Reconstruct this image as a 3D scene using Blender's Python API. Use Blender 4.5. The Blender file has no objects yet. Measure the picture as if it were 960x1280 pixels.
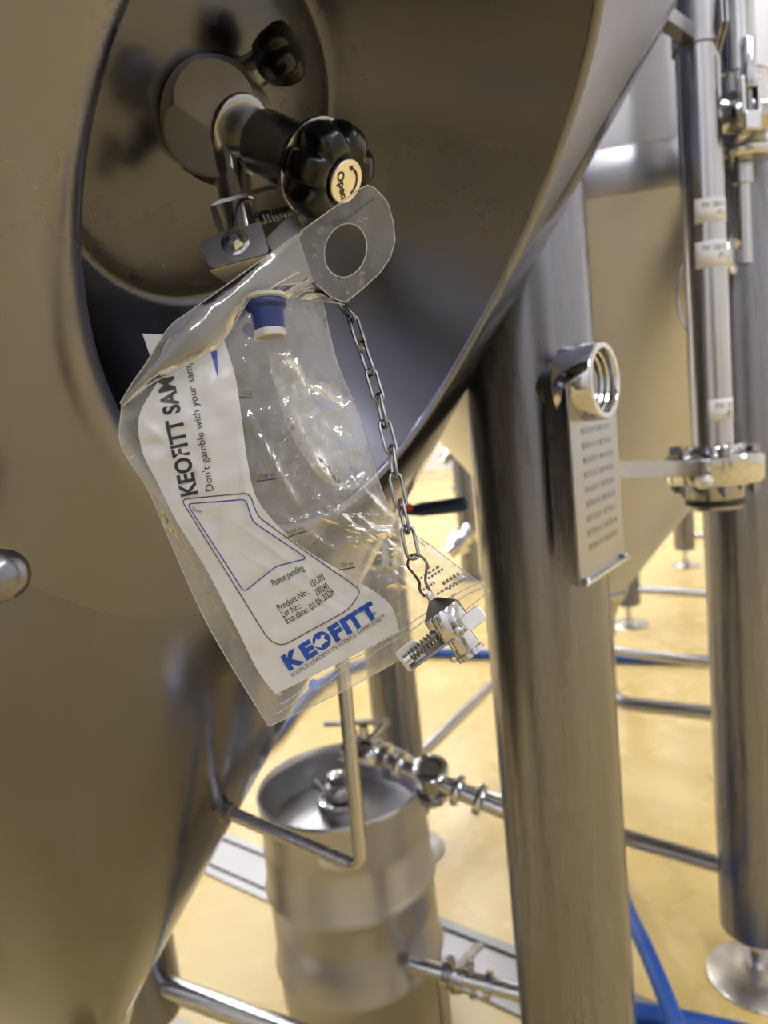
import bpy, bmesh, math, random
from mathutils import Vector, Matrix
random.seed(7)
V = Vector
scn = bpy.context.scene
col = scn.collection

# ------------------------------------------------------------------ camera
F_PX, W_PX, H_PX = 887.0, 960, 1280
CAM_H = 1.43
pitch = math.atan(F_PX / 6281.0)
roll = math.atan2(664, 6246)
cf = V((0, math.cos(pitch), -math.sin(pitch)))
r0 = V((1, 0, 0)); u0 = r0.cross(cf)
cr = math.cos(roll) * r0 - math.sin(roll) * u0
cu = math.sin(roll) * r0 + math.cos(roll) * u0
CAM = V((0, 0, CAM_H))
cam_data = bpy.data.cameras.new('camera')
cam = bpy.data.objects.new('camera', cam_data)
col.objects.link(cam)
M3 = Matrix((cr, cu, -cf)).transposed()
cam.matrix_world = Matrix.Translation(CAM) @ M3.to_4x4()
cam_data.sensor_fit = 'AUTO'
cam_data.sensor_width = 36.0
cam_data.lens = F_PX / H_PX * 36.0
cam_data.clip_start = 0.02
cam_data.clip_end = 100
cam_data.dof.use_dof = True
cam_data.dof.focus_distance = 0.42
cam_data.dof.aperture_fstop = 7.0
scn.camera = cam

# ------------------------------------------------------------------ world, exposure
world = bpy.data.worlds.new('world'); scn.world = world
world.use_nodes = True
world.node_tree.nodes['Background'].inputs[0].default_value = (0.9, 0.93, 1.0, 1)
world.node_tree.nodes['Background'].inputs[1].default_value = 0.05
scn.view_settings.view_transform = 'Standard'
scn.view_settings.look = 'None'
scn.view_settings.gamma = 1.0
scn.view_settings.use_curve_mapping = False
scn.view_settings.exposure = 0.0
try:
    scn.cycles.use_denoising = True
    scn.cycles.max_bounces = 10
    scn.cycles.transparent_max_bounces = 24
    scn.cycles.sample_clamp_indirect = 6.0
except Exception:
    pass
LAMP = 31.0                     # strength of the ceiling lamps
CEIL = 5.6
LAMPS = [(x, y, 0.28, 3.0) for x in (-2.6, 0.6, 3.9) for y in (-2.4, 3.2, 7.4, 11.6)]

# ------------------------------------------------------------------ helpers: points
def ray(x, y): return cf + cr * ((x - 480) / F_PX) - cu * ((y - 640) / F_PX)
def P(x, y, d): return CAM + ray(x, y) * d
def Pz(x, y, z):
    v = ray(x, y); return CAM + v * ((z - CAM_H) / v.z)

# ------------------------------------------------------------------ materials
def new_mat(name):
    m = bpy.data.materials.new(name); m.use_nodes = True
    nt = m.node_tree
    return m, nt, nt.nodes, nt.links, nt.nodes['Principled BSDF']

def steel(name, base=(0.60, 0.58, 0.55), rough=0.28, var=0.10, scale=(6, 6, 6), bump=0.0, bscale=60, blotch=0.12, aniso=0.0):
    m, nt, N, L, b = new_mat(name)
    b.inputs['Metallic'].default_value = 1.0
    tc = N.new('ShaderNodeTexCoord'); mp = N.new('ShaderNodeMapping')
    mp.inputs['Scale'].default_value = scale
    L.new(tc.outputs['Object'], mp.inputs['Vector'])
    no = N.new('ShaderNodeTexNoise'); no.inputs['Scale'].default_value = 1.0
    no.inputs['Detail'].default_value = 5; no.inputs['Roughness'].default_value = 0.6
    L.new(mp.outputs['Vector'], no.inputs['Vector'])
    mr = N.new('ShaderNodeMapRange')
    mr.inputs[1].default_value = 0.3; mr.inputs[2].default_value = 0.7
    mr.inputs[3].default_value = max(0.02, rough - var); mr.inputs[4].default_value = rough + var
    L.new(no.outputs['Fac'], mr.inputs[0]); L.new(mr.outputs[0], b.inputs['Roughness'])
    mx = N.new('ShaderNodeMixRGB'); mx.blend_type = 'MIX'
    mx.inputs[1].default_value = tuple(c * (1 - blotch) for c in base) + (1,)
    mx.inputs[2].default_value = tuple(min(1, c * (1 + blotch)) for c in base) + (1,)
    L.new(no.outputs['Fac'], mx.inputs[0]); L.new(mx.outputs[0], b.inputs['Base Color'])
    if aniso: b.inputs['Anisotropic'].default_value = aniso
    if bump:
        n2 = N.new('ShaderNodeTexNoise'); n2.inputs['Scale'].default_value = bscale; n2.inputs['Detail'].default_value = 3
        L.new(tc.outputs['Object'], n2.inputs['Vector'])
        bp = N.new('ShaderNodeBump'); bp.inputs['Strength'].default_value = bump; bp.inputs['Distance'].default_value = 0.002
        L.new(n2.outputs['Fac'], bp.inputs['Height']); L.new(bp.outputs[0], b.inputs['Normal'])
    return m

def plain(name, color, rough=0.5, metallic=0.0, spec=0.5, var=0.08, scale=30):
    m, nt, N, L, b = new_mat(name)
    tc = N.new('ShaderNodeTexCoord'); no = N.new('ShaderNodeTexNoise')
    no.inputs['Scale'].default_value = scale; no.inputs['Detail'].default_value = 4
    L.new(tc.outputs['Object'], no.inputs['Vector'])
    mx = N.new('ShaderNodeMixRGB')
    mx.inputs[1].default_value = tuple(c * (1 - var) for c in color) + (1,)
    mx.inputs[2].default_value = tuple(min(1, c * (1 + var)) for c in color) + (1,)
    L.new(no.outputs['Fac'], mx.inputs[0]); L.new(mx.outputs[0], b.inputs['Base Color'])
    b.inputs['Roughness'].default_value = rough; b.inputs['Metallic'].default_value = metallic
    b.inputs['Specular IOR Level'].default_value = spec
    return m

def film(name, milk=0.06, rough=0.08, gloss=1.0, tint=(0.96, 0.96, 0.95), bump=0.15, bscale=90):
    m, nt, N, L, b = new_mat(name)
    N.remove(b); out = N['Material Output']
    tr = N.new('ShaderNodeBsdfTransparent'); tr.inputs[0].default_value = tint + (1,)
    gl = N.new('ShaderNodeBsdfGlossy'); gl.inputs['Roughness'].default_value = rough
    df = N.new('ShaderNodeBsdfDiffuse'); df.inputs[0].default_value = (0.85, 0.85, 0.84, 1)
    tl = N.new('ShaderNodeBsdfTranslucent'); tl.inputs[0].default_value = (0.85, 0.85, 0.84, 1)
    md = N.new('ShaderNodeMixShader'); md.inputs[0].default_value = 0.4
    L.new(df.outputs[0], md.inputs[1]); L.new(tl.outputs[0], md.inputs[2])
    tc = N.new('ShaderNodeTexCoord'); no = N.new('ShaderNodeTexNoise'); no.inputs['Scale'].default_value = bscale
    no.inputs['Detail'].default_value = 3
    L.new(tc.outputs['Object'], no.inputs['Vector'])
    bp = N.new('ShaderNodeBump'); bp.inputs['Strength'].default_value = bump; bp.inputs['Distance'].default_value = 0.003
    L.new(no.outputs['Fac'], bp.inputs['Height'])
    L.new(bp.outputs[0], gl.inputs['Normal'])
    lw = N.new('ShaderNodeFresnel'); lw.inputs['IOR'].default_value = 1.5
    L.new(bp.outputs[0], lw.inputs['Normal'])
    mg = N.new('ShaderNodeMath'); mg.operation = 'MULTIPLY'; mg.inputs[1].default_value = gloss
    L.new(lw.outputs[0], mg.inputs[0])
    m1 = N.new('ShaderNodeMixShader'); m1.inputs[0].default_value = milk
    L.new(tr.outputs[0], m1.inputs[1]); L.new(md.outputs[0], m1.inputs[2])
    m2 = N.new('ShaderNodeMixShader')
    L.new(mg.outputs[0], m2.inputs[0]); L.new(m1.outputs[0], m2.inputs[1]); L.new(gl.outputs[0], m2.inputs[2])
    L.new(m2.outputs[0], out.inputs['Surface'])
    return m

def emit(name, color, strength):
    m, nt, N, L, b = new_mat(name)
    b.inputs['Emission Color'].default_value = color + (1,)
    b.inputs['Emission Strength'].default_value = strength
    b.inputs['Base Color'].default_value = (0.8, 0.8, 0.8, 1)
    return m

def floor_mat():
    m, nt, N, L, b = new_mat('yellow_epoxy')
    tc = N.new('ShaderNodeTexCoord')
    no = N.new('ShaderNodeTexNoise'); no.inputs['Scale'].default_value = 2.2; no.inputs['Detail'].default_value = 6
    L.new(tc.outputs['Object'], no.inputs['Vector'])
    n2 = N.new('ShaderNodeTexNoise'); n2.inputs['Scale'].default_value = 14; n2.inputs['Detail'].default_value = 5
    L.new(tc.outputs['Object'], n2.inputs['Vector'])
    rp = N.new('ShaderNodeValToRGB')
    rp.color_ramp.elements[0].position = 0.35; rp.color_ramp.elements[0].color = (0.72, 0.53, 0.20, 1)
    rp.color_ramp.elements[1].position = 0.7; rp.color_ramp.elements[1].color = (0.80, 0.62, 0.27, 1)
    L.new(no.outputs['Fac'], rp.inputs[0])
    rp2 = N.new('ShaderNodeValToRGB')
    rp2.color_ramp.elements[0].position = 0.55; rp2.color_ramp.elements[0].color = (0, 0, 0, 1)
    rp2.color_ramp.elements[1].position = 0.8; rp2.color_ramp.elements[1].color = (0.45, 0.45, 0.45, 1)
    L.new(n2.outputs['Fac'], rp2.inputs[0])
    mx = N.new('ShaderNodeMixRGB'); mx.inputs[2].default_value = (0.84, 0.72, 0.44, 1)
    L.new(rp2.outputs[0], mx.inputs[0]); L.new(rp.outputs[0], mx.inputs[1]); L.new(mx.outputs[0], b.inputs['Base Color'])
    mr = N.new('ShaderNodeMapRange'); mr.inputs[3].default_value = 0.16; mr.inputs[4].default_value = 0.4
    L.new(no.outputs['Fac'], mr.inputs[0]); L.new(mr.outputs[0], b.inputs['Roughness'])
    bp = N.new('ShaderNodeBump'); bp.inputs['Strength'].default_value = 0.12; bp.inputs['Distance'].default_value = 0.004
    L.new(n2.outputs['Fac'], bp.inputs['Height']); L.new(bp.outputs[0], b.inputs['Normal'])
    return m

MAT = dict(
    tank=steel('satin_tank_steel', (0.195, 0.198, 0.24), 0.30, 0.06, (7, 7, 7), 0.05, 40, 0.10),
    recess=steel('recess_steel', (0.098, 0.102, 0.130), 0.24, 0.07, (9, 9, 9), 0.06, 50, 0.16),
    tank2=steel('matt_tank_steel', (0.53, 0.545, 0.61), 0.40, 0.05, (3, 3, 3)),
    clad=steel('cladding_steel', (0.56, 0.56, 0.59), 0.42, 0.04, (2, 2, 2), blotch=0.03),
    leg=steel('brushed_pipe_steel', (0.21, 0.215, 0.25), 0.27, 0.05, (40, 40, 1.5), 0.0, 60, 0.10),
    pipe=steel('pipe_steel', (0.46, 0.46, 0.475), 0.20, 0.04, (20, 20, 2)),
    rod=steel('rod_steel', (0.42, 0.41, 0.42), 0.25, 0.05, (30, 30, 30)),
    keg=steel('keg_steel', (0.46, 0.46, 0.49), 0.38, 0.05, (8, 8, 8), 0.04, 80),
    chrome=steel('polished_steel', (0.55, 0.555, 0.58), 0.10, 0.04, (20, 20, 20), blotch=0.04),
    valve=steel('machined_valve_steel', (0.33, 0.33, 0.35), 0.22, 0.05, (60, 60, 60), blotch=0.06),
    vbody=steel('valve_body_steel', (0.66, 0.645, 0.64), 0.36, 0.04, (60, 60, 60), blotch=0.05),
    chain=steel('chain_steel', (0.20, 0.198, 0.205), 0.16, 0.05, (80, 80, 80)),
    plate=steel('plate_steel', (0.36, 0.36, 0.38), 0.33, 0.05, (40, 40, 4)),
    drain=steel('drain_steel', (0.36, 0.365, 0.385), 0.45, 0.05, (10, 10, 10)),
    foot=steel('foot_steel', (0.58, 0.57, 0.56), 0.30, 0.06, (20, 20, 20)),
    darksteel=steel('dark_steel', (0.22, 0.21, 0.20), 0.35, 0.05, (30, 30, 30)),
    black=plain('black_knob_plastic', (0.004, 0.004, 0.0045), 0.24, 0, 0.35),
    rubber=plain('black_rubber', (0.012, 0.012, 0.012), 0.55),
    disc=steel('etched_disc', (0.75, 0.72, 0.66), 0.35, 0.05, (80, 80, 80)),
    ink=plain('black_ink', (0.012, 0.012, 0.014), 0.45),
    inkgrey=plain('grey_ink', (0.06, 0.06, 0.065), 0.5),
    blueink=plain('blue_ink', (0.004, 0.05, 0.30), 0.35),
    bluecap=plain('blue_cap_plastic', (0.003, 0.018, 0.14), 0.35),
    whitecap=plain('white_plastic', (0.45, 0.445, 0.42), 0.35),
    panel=plain('white_print', (0.50, 0.505, 0.52), 0.28, var=0.02),
    hose=plain('blue_hose', (0.010, 0.08, 0.40), 0.4),
    lever=plain('navy_lever', (0.006, 0.03, 0.10), 0.4),
    red=plain('red_plastic', (0.75, 0.12, 0.10), 0.5),
    sticker=plain('white_sticker', (0.75, 0.76, 0.78), 0.5),
    wall=plain('white_wall', (0.80, 0.81, 0.84), 0.7, var=0.02, scale=2),
    ceil=plain('white_ceiling', (0.78, 0.79, 0.80), 0.8, var=0.02, scale=2),
    greywall=plain('grey_wall', (0.30, 0.30, 0.31), 0.7, var=0.04, scale=2),
    housing=plain('lamp_housing', (0.7, 0.7, 0.7), 0.5),
    floor=floor_mat(),
    lamp=emit('lamp_diffuser', (0.97, 0.97, 1.0), LAMP),
    film=film('clear_film', 0.19, 0.10, 2.0, bump=0.4, bscale=80),
    strip=film('folded_film', 0.30, 0.12, 1.5, bump=0.2, bscale=60),
    filmback=film('clear_film_back', 0.06, 0.12, 0.8, bump=0.2, bscale=70),
    milky=film('milky_film', 0.45, 0.2, 1.0, bump=0.1, bscale=60),
    sheen=film('sheen_film', 0.30, 0.12, 1.6, bump=0.3, bscale=50),  # pale film standing in for reflections on the wrinkled bag
    tab=film('clear_tab_film', 0.10, 0.06, 1.5, bump=0.06, bscale=60),
)
def glass_mat():
    m, nt, N, L, b = new_mat('clear_glass')
    b.inputs['Transmission Weight'].default_value = 1.0
    b.inputs['Roughness'].default_value = 0.03
    b.inputs['IOR'].default_value = 1.45
    tc = N.new('ShaderNodeTexCoord'); no = N.new('ShaderNodeTexNoise'); no.inputs['Scale'].default_value = 20
    L.new(tc.outputs['Object'], no.inputs['Vector'])
    mr = N.new('ShaderNodeMapRange'); mr.inputs[3].default_value = 0.02; mr.inputs[4].default_value = 0.06
    L.new(no.outputs['Fac'], mr.inputs[0]); L.new(mr.outputs[0], b.inputs['Roughness'])
    return m
MAT['glass'] = glass_mat()

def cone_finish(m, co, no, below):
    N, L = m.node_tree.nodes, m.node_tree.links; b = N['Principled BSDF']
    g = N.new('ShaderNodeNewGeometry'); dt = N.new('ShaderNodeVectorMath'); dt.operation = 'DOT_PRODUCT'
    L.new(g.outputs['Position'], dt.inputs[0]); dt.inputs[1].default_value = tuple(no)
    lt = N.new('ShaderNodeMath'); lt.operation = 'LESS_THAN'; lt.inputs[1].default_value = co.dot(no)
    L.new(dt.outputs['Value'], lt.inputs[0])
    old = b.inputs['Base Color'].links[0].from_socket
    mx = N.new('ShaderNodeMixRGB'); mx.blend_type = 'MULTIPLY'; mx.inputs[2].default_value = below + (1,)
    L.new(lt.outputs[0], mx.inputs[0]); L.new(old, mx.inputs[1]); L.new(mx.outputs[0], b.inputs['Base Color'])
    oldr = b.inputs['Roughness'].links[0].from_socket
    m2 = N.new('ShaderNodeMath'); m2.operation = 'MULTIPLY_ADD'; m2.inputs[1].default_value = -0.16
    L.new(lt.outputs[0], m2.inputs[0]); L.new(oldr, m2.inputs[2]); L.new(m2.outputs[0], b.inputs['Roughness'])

# ------------------------------------------------------------------ mesh builder
def basis(axis, hint=None):
    a = V(axis).normalized()
    h = V(hint) if hint is not None else (V((0, 0, 1)) if abs(a.z) < 0.9 else V((1, 0, 0)))
    x = (h - a * h.dot(a)).normalized()
    return x, a.cross(x), a

class MB:
    def __init__(s): s.v = []; s.f = []
    def ring(s, c, x, y, r, n):
        i = len(s.v)
        for k in range(n):
            t = 2 * math.pi * k / n
            s.v.append(c + x * (math.cos(t) * r) + y * (math.sin(t) * r))
        return i
    def bridge(s, a, b, n):
        for k in range(n): s.f.append((a + k, a + (k + 1) % n, b + (k + 1) % n, b + k))
    def tube(s, pts, r, n=16, cap=True, closed=False):
        pts = [V(p) for p in pts]; m = len(pts)
        rs = r if isinstance(r, (list, tuple)) else [r] * m
        tg = []
        for i in range(m):
            if closed: t = pts[(i + 1) % m] - pts[i - 1]
            else: t = pts[min(i + 1, m - 1)] - pts[max(i - 1, 0)]
            tg.append(t.normalized())
        x, y, a = basis(tg[0]); rings = []
        for i in range(m):
            x = (x - tg[i] * x.dot(tg[i]))
            if x.length < 1e-6: x, y, a = basis(tg[i])
            x.normalize(); y = tg[i].cross(x)
            rings.append(s.ring(pts[i], x, y, rs[i], n))
        for i in range(m - 1): s.bridge(rings[i], rings[i + 1], n)
        if closed: s.bridge(rings[-1], rings[0], n)
        elif cap:
            s.f.append(tuple(reversed(range(rings[0], rings[0] + n)))); s.f.append(tuple(range(rings[-1], rings[-1] + n)))
        return s
    def lathe(s, o, axis, prof, n=32, hint=None, cap=True, lobes=None):
        o = V(o); x, y, a = basis(axis, hint); rings = []
        for r, h in prof:
            i = len(s.v)
            for k in range(n):
                t = 2 * math.pi * k / n
                rr = r * (lobes(t) if lobes else 1)
                s.v.append(o + a * h + x * (math.cos(t) * rr) + y * (math.sin(t) * rr))
            rings.append(i)
        for i in range(len(rings) - 1): s.bridge(rings[i], rings[i + 1], n)
        if cap:
            if prof[0][0] > 1e-6: s.f.append(tuple(reversed(range(rings[0], rings[0] + n))))
            if prof[-1][0] > 1e-6: s.f.append(tuple(range(rings[-1], rings[-1] + n)))
        return s
    def box(s, c, ax, ay, az):
        c = V(c); ax, ay, az = V(ax), V(ay), V(az); i = len(s.v)
        for q in ((-1, -1, -1), (1, -1, -1), (1, 1, -1), (-1, 1, -1), (-1, -1, 1), (1, -1, 1), (1, 1, 1), (-1, 1, 1)):
            s.v.append(c + ax * q[0] + ay * q[1] + az * q[2])
        for f in ((0, 3, 2, 1), (4, 5, 6, 7), (0, 1, 5, 4), (1, 2, 6, 5), (2, 3, 7, 6), (3, 0, 4, 7)):
            s.f.append(tuple(i + k for k in f))
        return s
    def prism(s, poly, ext):
        poly = [V(p) for p in poly]; ext = V(ext); i = len(s.v); n = len(poly)
        s.v += poly; s.v += [p + ext for p in poly]
        s.f.append(tuple(range(i, i + n))); s.f.append(tuple(reversed(range(i + n, i + 2 * n))))
        for k in range(n): s.f.append((i + k, i + n + k, i + n + (k + 1) % n, i + (k + 1) % n))
        return s
    def sphere(s, c, r, n=16, m=10, sq=None):
        c = V(c); prof = []
        for j in range(m + 1):
            t = math.pi * j / m; prof.append((max(1e-7, r * math.sin(t)), -r * math.cos(t)))
        return s.lathe(c, sq if sq else (0, 0, 1), prof, n, cap=False)
    def grid(s, rows, closed=False):
        i = len(s.v); m = len(rows[0])
        for r in rows: s.v += [V(p) for p in r]
        for a in range(len(rows) - 1):
            for b in range(m if closed else m - 1):
                b2 = (b + 1) % m
                s.f.append((i + a * m + b, i + a * m + b2, i + (a + 1) * m + b2, i + (a + 1) * m + b))
        return s
    def build(s, name, mat, parent=None, sharp=40, bevel=0, solid=0, fix=True):
        me = bpy.data.meshes.new(name)
        if parent is not None:
            off = V(parent['_o'])
        else:
            lo = [min(p[k] for p in s.v) for k in range(3)]; hi = [max(p[k] for p in s.v) for k in range(3)]
            off = V(((lo[0] + hi[0]) / 2, (lo[1] + hi[1]) / 2, lo[2]))
        me.from_pydata([tuple(p - off) for p in s.v], [], s.f)
        if fix:
            bm = bmesh.new(); bm.from_mesh(me); bmesh.ops.recalc_face_normals(bm, faces=bm.faces); bm.to_mesh(me); bm.free()
        for p in me.polygons: p.use_smooth = True
        me.set_sharp_from_angle(angle=math.radians(sharp))
        me.materials.append(MAT[mat] if isinstance(mat, str) else mat)
        o = bpy.data.objects.new(name, me); col.objects.link(o)
        if parent is not None: o.parent = parent
        else: o.location = off
        o['_o'] = tuple(off)
        if bevel:
            b = o.modifiers.new('bevel', 'BEVEL'); b.width = bevel; b.segments = 2; b.limit_method = 'ANGLE'; b.angle_limit = math.radians(35)
        if solid:
            b = o.modifiers.new('solid', 'SOLIDIFY'); b.thickness = solid; b.offset = 0
        return o

def thing(name, label, cat, loc, group=None):
    o = bpy.data.objects.new(name, None); col.objects.link(o)
    o.location = loc; o['_o'] = tuple(loc); o.empty_display_size = 0.05
    o['label'] = label; o['category'] = cat
    if group: o['group'] = group
    return o
def tag(o, label, cat, group=None):
    o['label'] = label; o['category'] = cat
    if group: o['group'] = group
    return o
def struct(o): o['kind'] = 'structure'; return o
def arc(a, c, b, n=6, k=0.3):
    """rounded corner a-c-b: points of a fillet starting k before c"""
    a, b, c = V(a), V(b), V(c)
    p = c + (a - c).normalized() * k; q = c + (b - c).normalized() * k
    return [p * (1 - t) ** 2 + c * 2 * t * (1 - t) + q * t * t for t in [i / n for i in range(n + 1)]]
def path(pts, k=0.03, n=6):
    pts = [V(p) for p in pts]; out = [pts[0]]
    for i in range(1, len(pts) - 1):
        kk = min(k, 0.45 * (pts[i] - pts[i - 1]).length, 0.45 * (pts[i + 1] - pts[i]).length)
        out += arc(pts[i - 1], pts[i], pts[i + 1], n, kk)
    return out + [pts[-1]]
def smooth(pts, n=8):
    pts = [V(p) for p in pts]; q = [pts[0] * 2 - pts[1]] + pts + [pts[-1] * 2 - pts[-2]]; out = []
    for i in range(1, len(q) - 2):
        for j in range(n):
            t = j / n; a, b, c, d = q[i - 1], q[i], q[i + 1], q[i + 2]
            out.append(0.5 * ((2 * b) + (c - a) * t + (2 * a - 5 * b + 4 * c - d) * t * t + (3 * b - a - 3 * c + d) * t ** 3))
    return out + [pts[-1]]

# ------------------------------------------------------------------ the room
X0, X1, Y0, Y1 = -5.0, 7.0, -5.0, 16.0
def slab(name, c, h, mat):
    return struct(MB().box(c, (h[0], 0, 0), (0, h[1], 0), (0, 0, h[2])).build(name, mat))
cx, cy, hx, hy = (X0 + X1) / 2, (Y0 + Y1) / 2, (X1 - X0) / 2, (Y1 - Y0) / 2
slab('floor', (cx, cy, -0.1), (hx, hy, 0.1), 'floor')
slab('ceiling', (cx, cy, CEIL + 0.1), (hx, hy, 0.1), 'ceil')
slab('wall_back', (cx, Y1 + 0.1, CEIL / 2), (hx, 0.1, CEIL / 2), 'wall')
slab('wall_front', (cx, Y0 - 0.1, CEIL / 2), (hx, 0.1, CEIL / 2), 'wall')
slab('wall_left', (X0 - 0.1, cy, CEIL / 2), (0.1, hy, CEIL / 2), 'wall')
slab('wall_right', (X1 + 0.1, cy, CEIL / 2), (0.1, hy, CEIL / 2), 'wall')
for (x, y, w, l) in LAMPS:
    t = thing('ceiling_light', 'long white strip lamp on the ceiling above the tanks', 'lamp', (x, y, CEIL - 0.16), 'strip lamps on the ceiling')
    MB().box((x, y, CEIL - 0.04), (w / 2 + 0.02, 0, 0), (0, l / 2 + 0.02, 0), (0, 0, 0.04)).build('housing', 'housing', t)
    MB().box((x, y, CEIL - 0.12), (w / 2, 0, 0), (0, l / 2, 0), (0, 0, 0.04)).build('diffuser', 'lamp', t)

# ------------------------------------------------------------------ near tank with its recess
AP = V((-0.568, 1.0177, 0.4124)); AL = math.radians(34.0); PH0 = math.radians(-40)
sa, ca = math.sin(AL), math.cos(AL)
def cone_pt(s, psi):
    ph = PH0 + psi / sa
    return AP + V((sa * math.cos(ph), sa * math.sin(ph), ca)) * s
def cone_n(psi):
    ph = PH0 + psi / sa
    return V((ca * math.cos(ph), ca * math.sin(ph), -sa))
HU, HV = 0.020, 1.372
S_TOP, S_BOT, PSI = 1.72, 0.16, math.pi * sa
def hole(th, grow=0.0):
    a, b = 0.240 + grow, 0.262 + grow
    u, v = HU + a * math.cos(th), HV + b * math.sin(th)
    return math.hypot(u, v), math.atan2(u, v)
tank = thing('fermentation_tank', 'large satin steel conical tank with a round recess, filling the left side', 'tank', (AP.x, AP.y, 0))
NT = 288; FIL = 0.009
rows = []
hs, hp = math.hypot(HU, HV), math.atan2(HU, HV)
ts = [0, .004, .012, .03, .06, .1, .15, .2, .27, .34, .42, .5, .58, .66, .74, .82, .91, 1.0]
rimrow = []
fill_steps = 10
angs = [2 * math.pi * k / NT for k in range(NT)]
def fil(th): return .007 + .022 * max(0.0, -math.cos(th - .25)) ** 1.5
def shf(th): return .75 * (fil(th) - .007)
def rim_pt(th, j):
    """fillet from the cone skin (j=0) round into the recess (j=fill_steps)"""
    q = math.pi / 2 * j / fill_steps
    s, p = hole(th, fil(th) * (1 - math.sin(q)) - shf(th))
    return cone_pt(s, p) - cone_n(p) * (fil(th) * (1 - math.cos(q)))
for j in range(fill_steps, 0, -1): rows.append([rim_pt(th, j) for th in angs])
for t in ts:
    row = []
    for th in angs:
        s, p = hole(th, fil(th) - shf(th))
        ds, dp = s - hs, p - hp
        # ray in (s,psi) from the hole centre to the sheet's rectangle
        ks = (S_TOP - hs) / ds if ds > 1e-9 else ((S_BOT - hs) / ds if ds < -1e-9 else 1e9)
        kp = (PSI - hp) / dp if dp > 1e-9 else ((-PSI - hp) / dp if dp < -1e-9 else 1e9)
        k = min(ks, kp)
        kk = 1 + (k - 1) * t
        row.append(cone_pt(hs + ds * kk, hp + dp * kk))
    rows.append(row)
mb = MB().grid(rows, closed=True)
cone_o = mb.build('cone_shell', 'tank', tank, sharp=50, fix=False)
bm = bmesh.new(); bm.from_mesh(cone_o.data); bmesh.ops.triangulate(bm, faces=bm.faces)
bmesh.ops.recalc_face_normals(bm, faces=bm.faces); bm.to_mesh(cone_o.data); bm.free()
def on_cone(x, y):
    v = ray(x, y); o_ = CAM - AP; k = math.tan(AL) ** 2
    a = v.x ** 2 + v.y ** 2 - k * v.z ** 2; b = 2 * (o_.x * v.x + o_.y * v.y - k * o_.z * v.z); c = o_.x ** 2 + o_.y ** 2 - k * o_.z ** 2
    D = math.sqrt(b * b - 4 * a * c); ts_ = sorted(((-b - D) / 2 / a, (-b + D) / 2 / a))
    return CAM + v * [t for t in ts_ if t > 0][0]
# the lower cone has a finer finish below the weld
w0_, w1_, w2_ = on_cone(20, 722), on_cone(150, 769), on_cone(250, 766)
wn = (w1_ - w0_).cross(w2_ - w0_).normalized(); wn = wn if (cone_pt(hs, hp) - w1_).dot(wn) > 0 else -wn
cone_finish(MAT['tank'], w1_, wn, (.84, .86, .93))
# recess: funnel down to a round end plate
nH = cone_n(hp); phH = PH0 + hp / sa
eU = V((-math.sin(phH), math.cos(phH), 0)); eV = (nH.cross(eU)); eV = eV if eV.z > 0 else -eV
HC = cone_pt(hs, hp)
CI = HC - nH * 0.20 - eU * 0.03 + eV * 0.005
RI = 0.137
def circ(th, r, h): return CI + nH * h + eU * (math.cos(th) * r) + eV * (math.sin(th) * r)
frows = [[rim_pt(th, fill_steps) for th in angs]]
for t in [i / 14 for i in range(1, 14)]:
    row = []
    for th in angs:
        a = rim_pt(th, fill_steps); b = circ(th, RI + 0.012, 0.012)
        q = a.lerp(b, t)
        row.append(q - nH * (0.016 * math.sin(math.pi * t)))
    frows.append(row)
for r, h in ((RI + 0.012, 0.012), (RI + 0.007, 0.006), (RI + 0.003, 0.0025), (RI, 0.001), (RI - .004, .0025), (RI - .009, .0055), (RI - .016, .008), (RI - 0.03, 0.010), (RI * 0.6, 0.013), (RI * 0.3, 0.0145), (0.02, 0.015), (0.0005, 0.015)):
    frows.append([circ(th, r, h) for th in angs])
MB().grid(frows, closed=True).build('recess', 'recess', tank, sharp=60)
zt = AP.z + S_TOP * ca; rt = S_TOP * sa
MB().lathe((AP.x, AP.y, 0), (0, 0, 1), [(rt, zt), (rt, zt + .01), (rt, 3.7), (rt * .8, 3.9), (rt * .4, 4.02), (0.05, 4.06)], 96).build('cylinder_shell', 'tank', tank)
zb = AP.z + S_BOT * ca
MB().lathe((AP.x, AP.y, 0), (0, 0, 1), [(S_BOT * sa, zb), (.052, zb - .1), (.052, .2)], 40).build('outlet', 'pipe', tank)
LEG_D = 0.178
def tank_leg(parent, x, y, top, r=LEG_D / 2, foot_r=0.115):
    z0 = 0.13
    lg = MB().lathe((x, y, 0), (0, 0, 1), [(r, top), (r, z0 + .008), (r - .01, z0)], 48).build('leg', 'leg', parent)
    MB().lathe((x, y, 0), (0, 0, 1), [(.018, z0), (.018, .03)], 20).build('foot_spindle', 'chrome', lg)
    MB().lathe((x, y, 0), (0, 0, 1), [(foot_r, 0.0005), (foot_r, .006), (foot_r - .004, .009), (.035, .02), (.03, .035), (.03, .045), (0.018, .046)], 48).build('foot_disc', 'foot', lg)
    return lg
LP = P(682, 740, 1.03)
leg_main = tank_leg(tank, LP.x, LP.y, 1.98)
L2 = P(174, 1230, 1.62)
tank_leg(tank, L2.x, L2.y, 1.1)
L3 = V((-1.36, 1.05, 0)); tank_leg(tank, L3.x, L3.y, 1.55)
L4 = V((-0.72, 0.2, 0)); tank_leg(tank, L4.x, L4.y, 1.55)

zc_ = P(186, 1236, (V((L2.x, L2.y, .5)) - CAM).dot(cf)).z
MB().tube([V((L2.x, L2.y, zc_)), V((LP.x, LP.y, zc_))], .024, 24).build('brace', 'pipe', tank)

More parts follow.
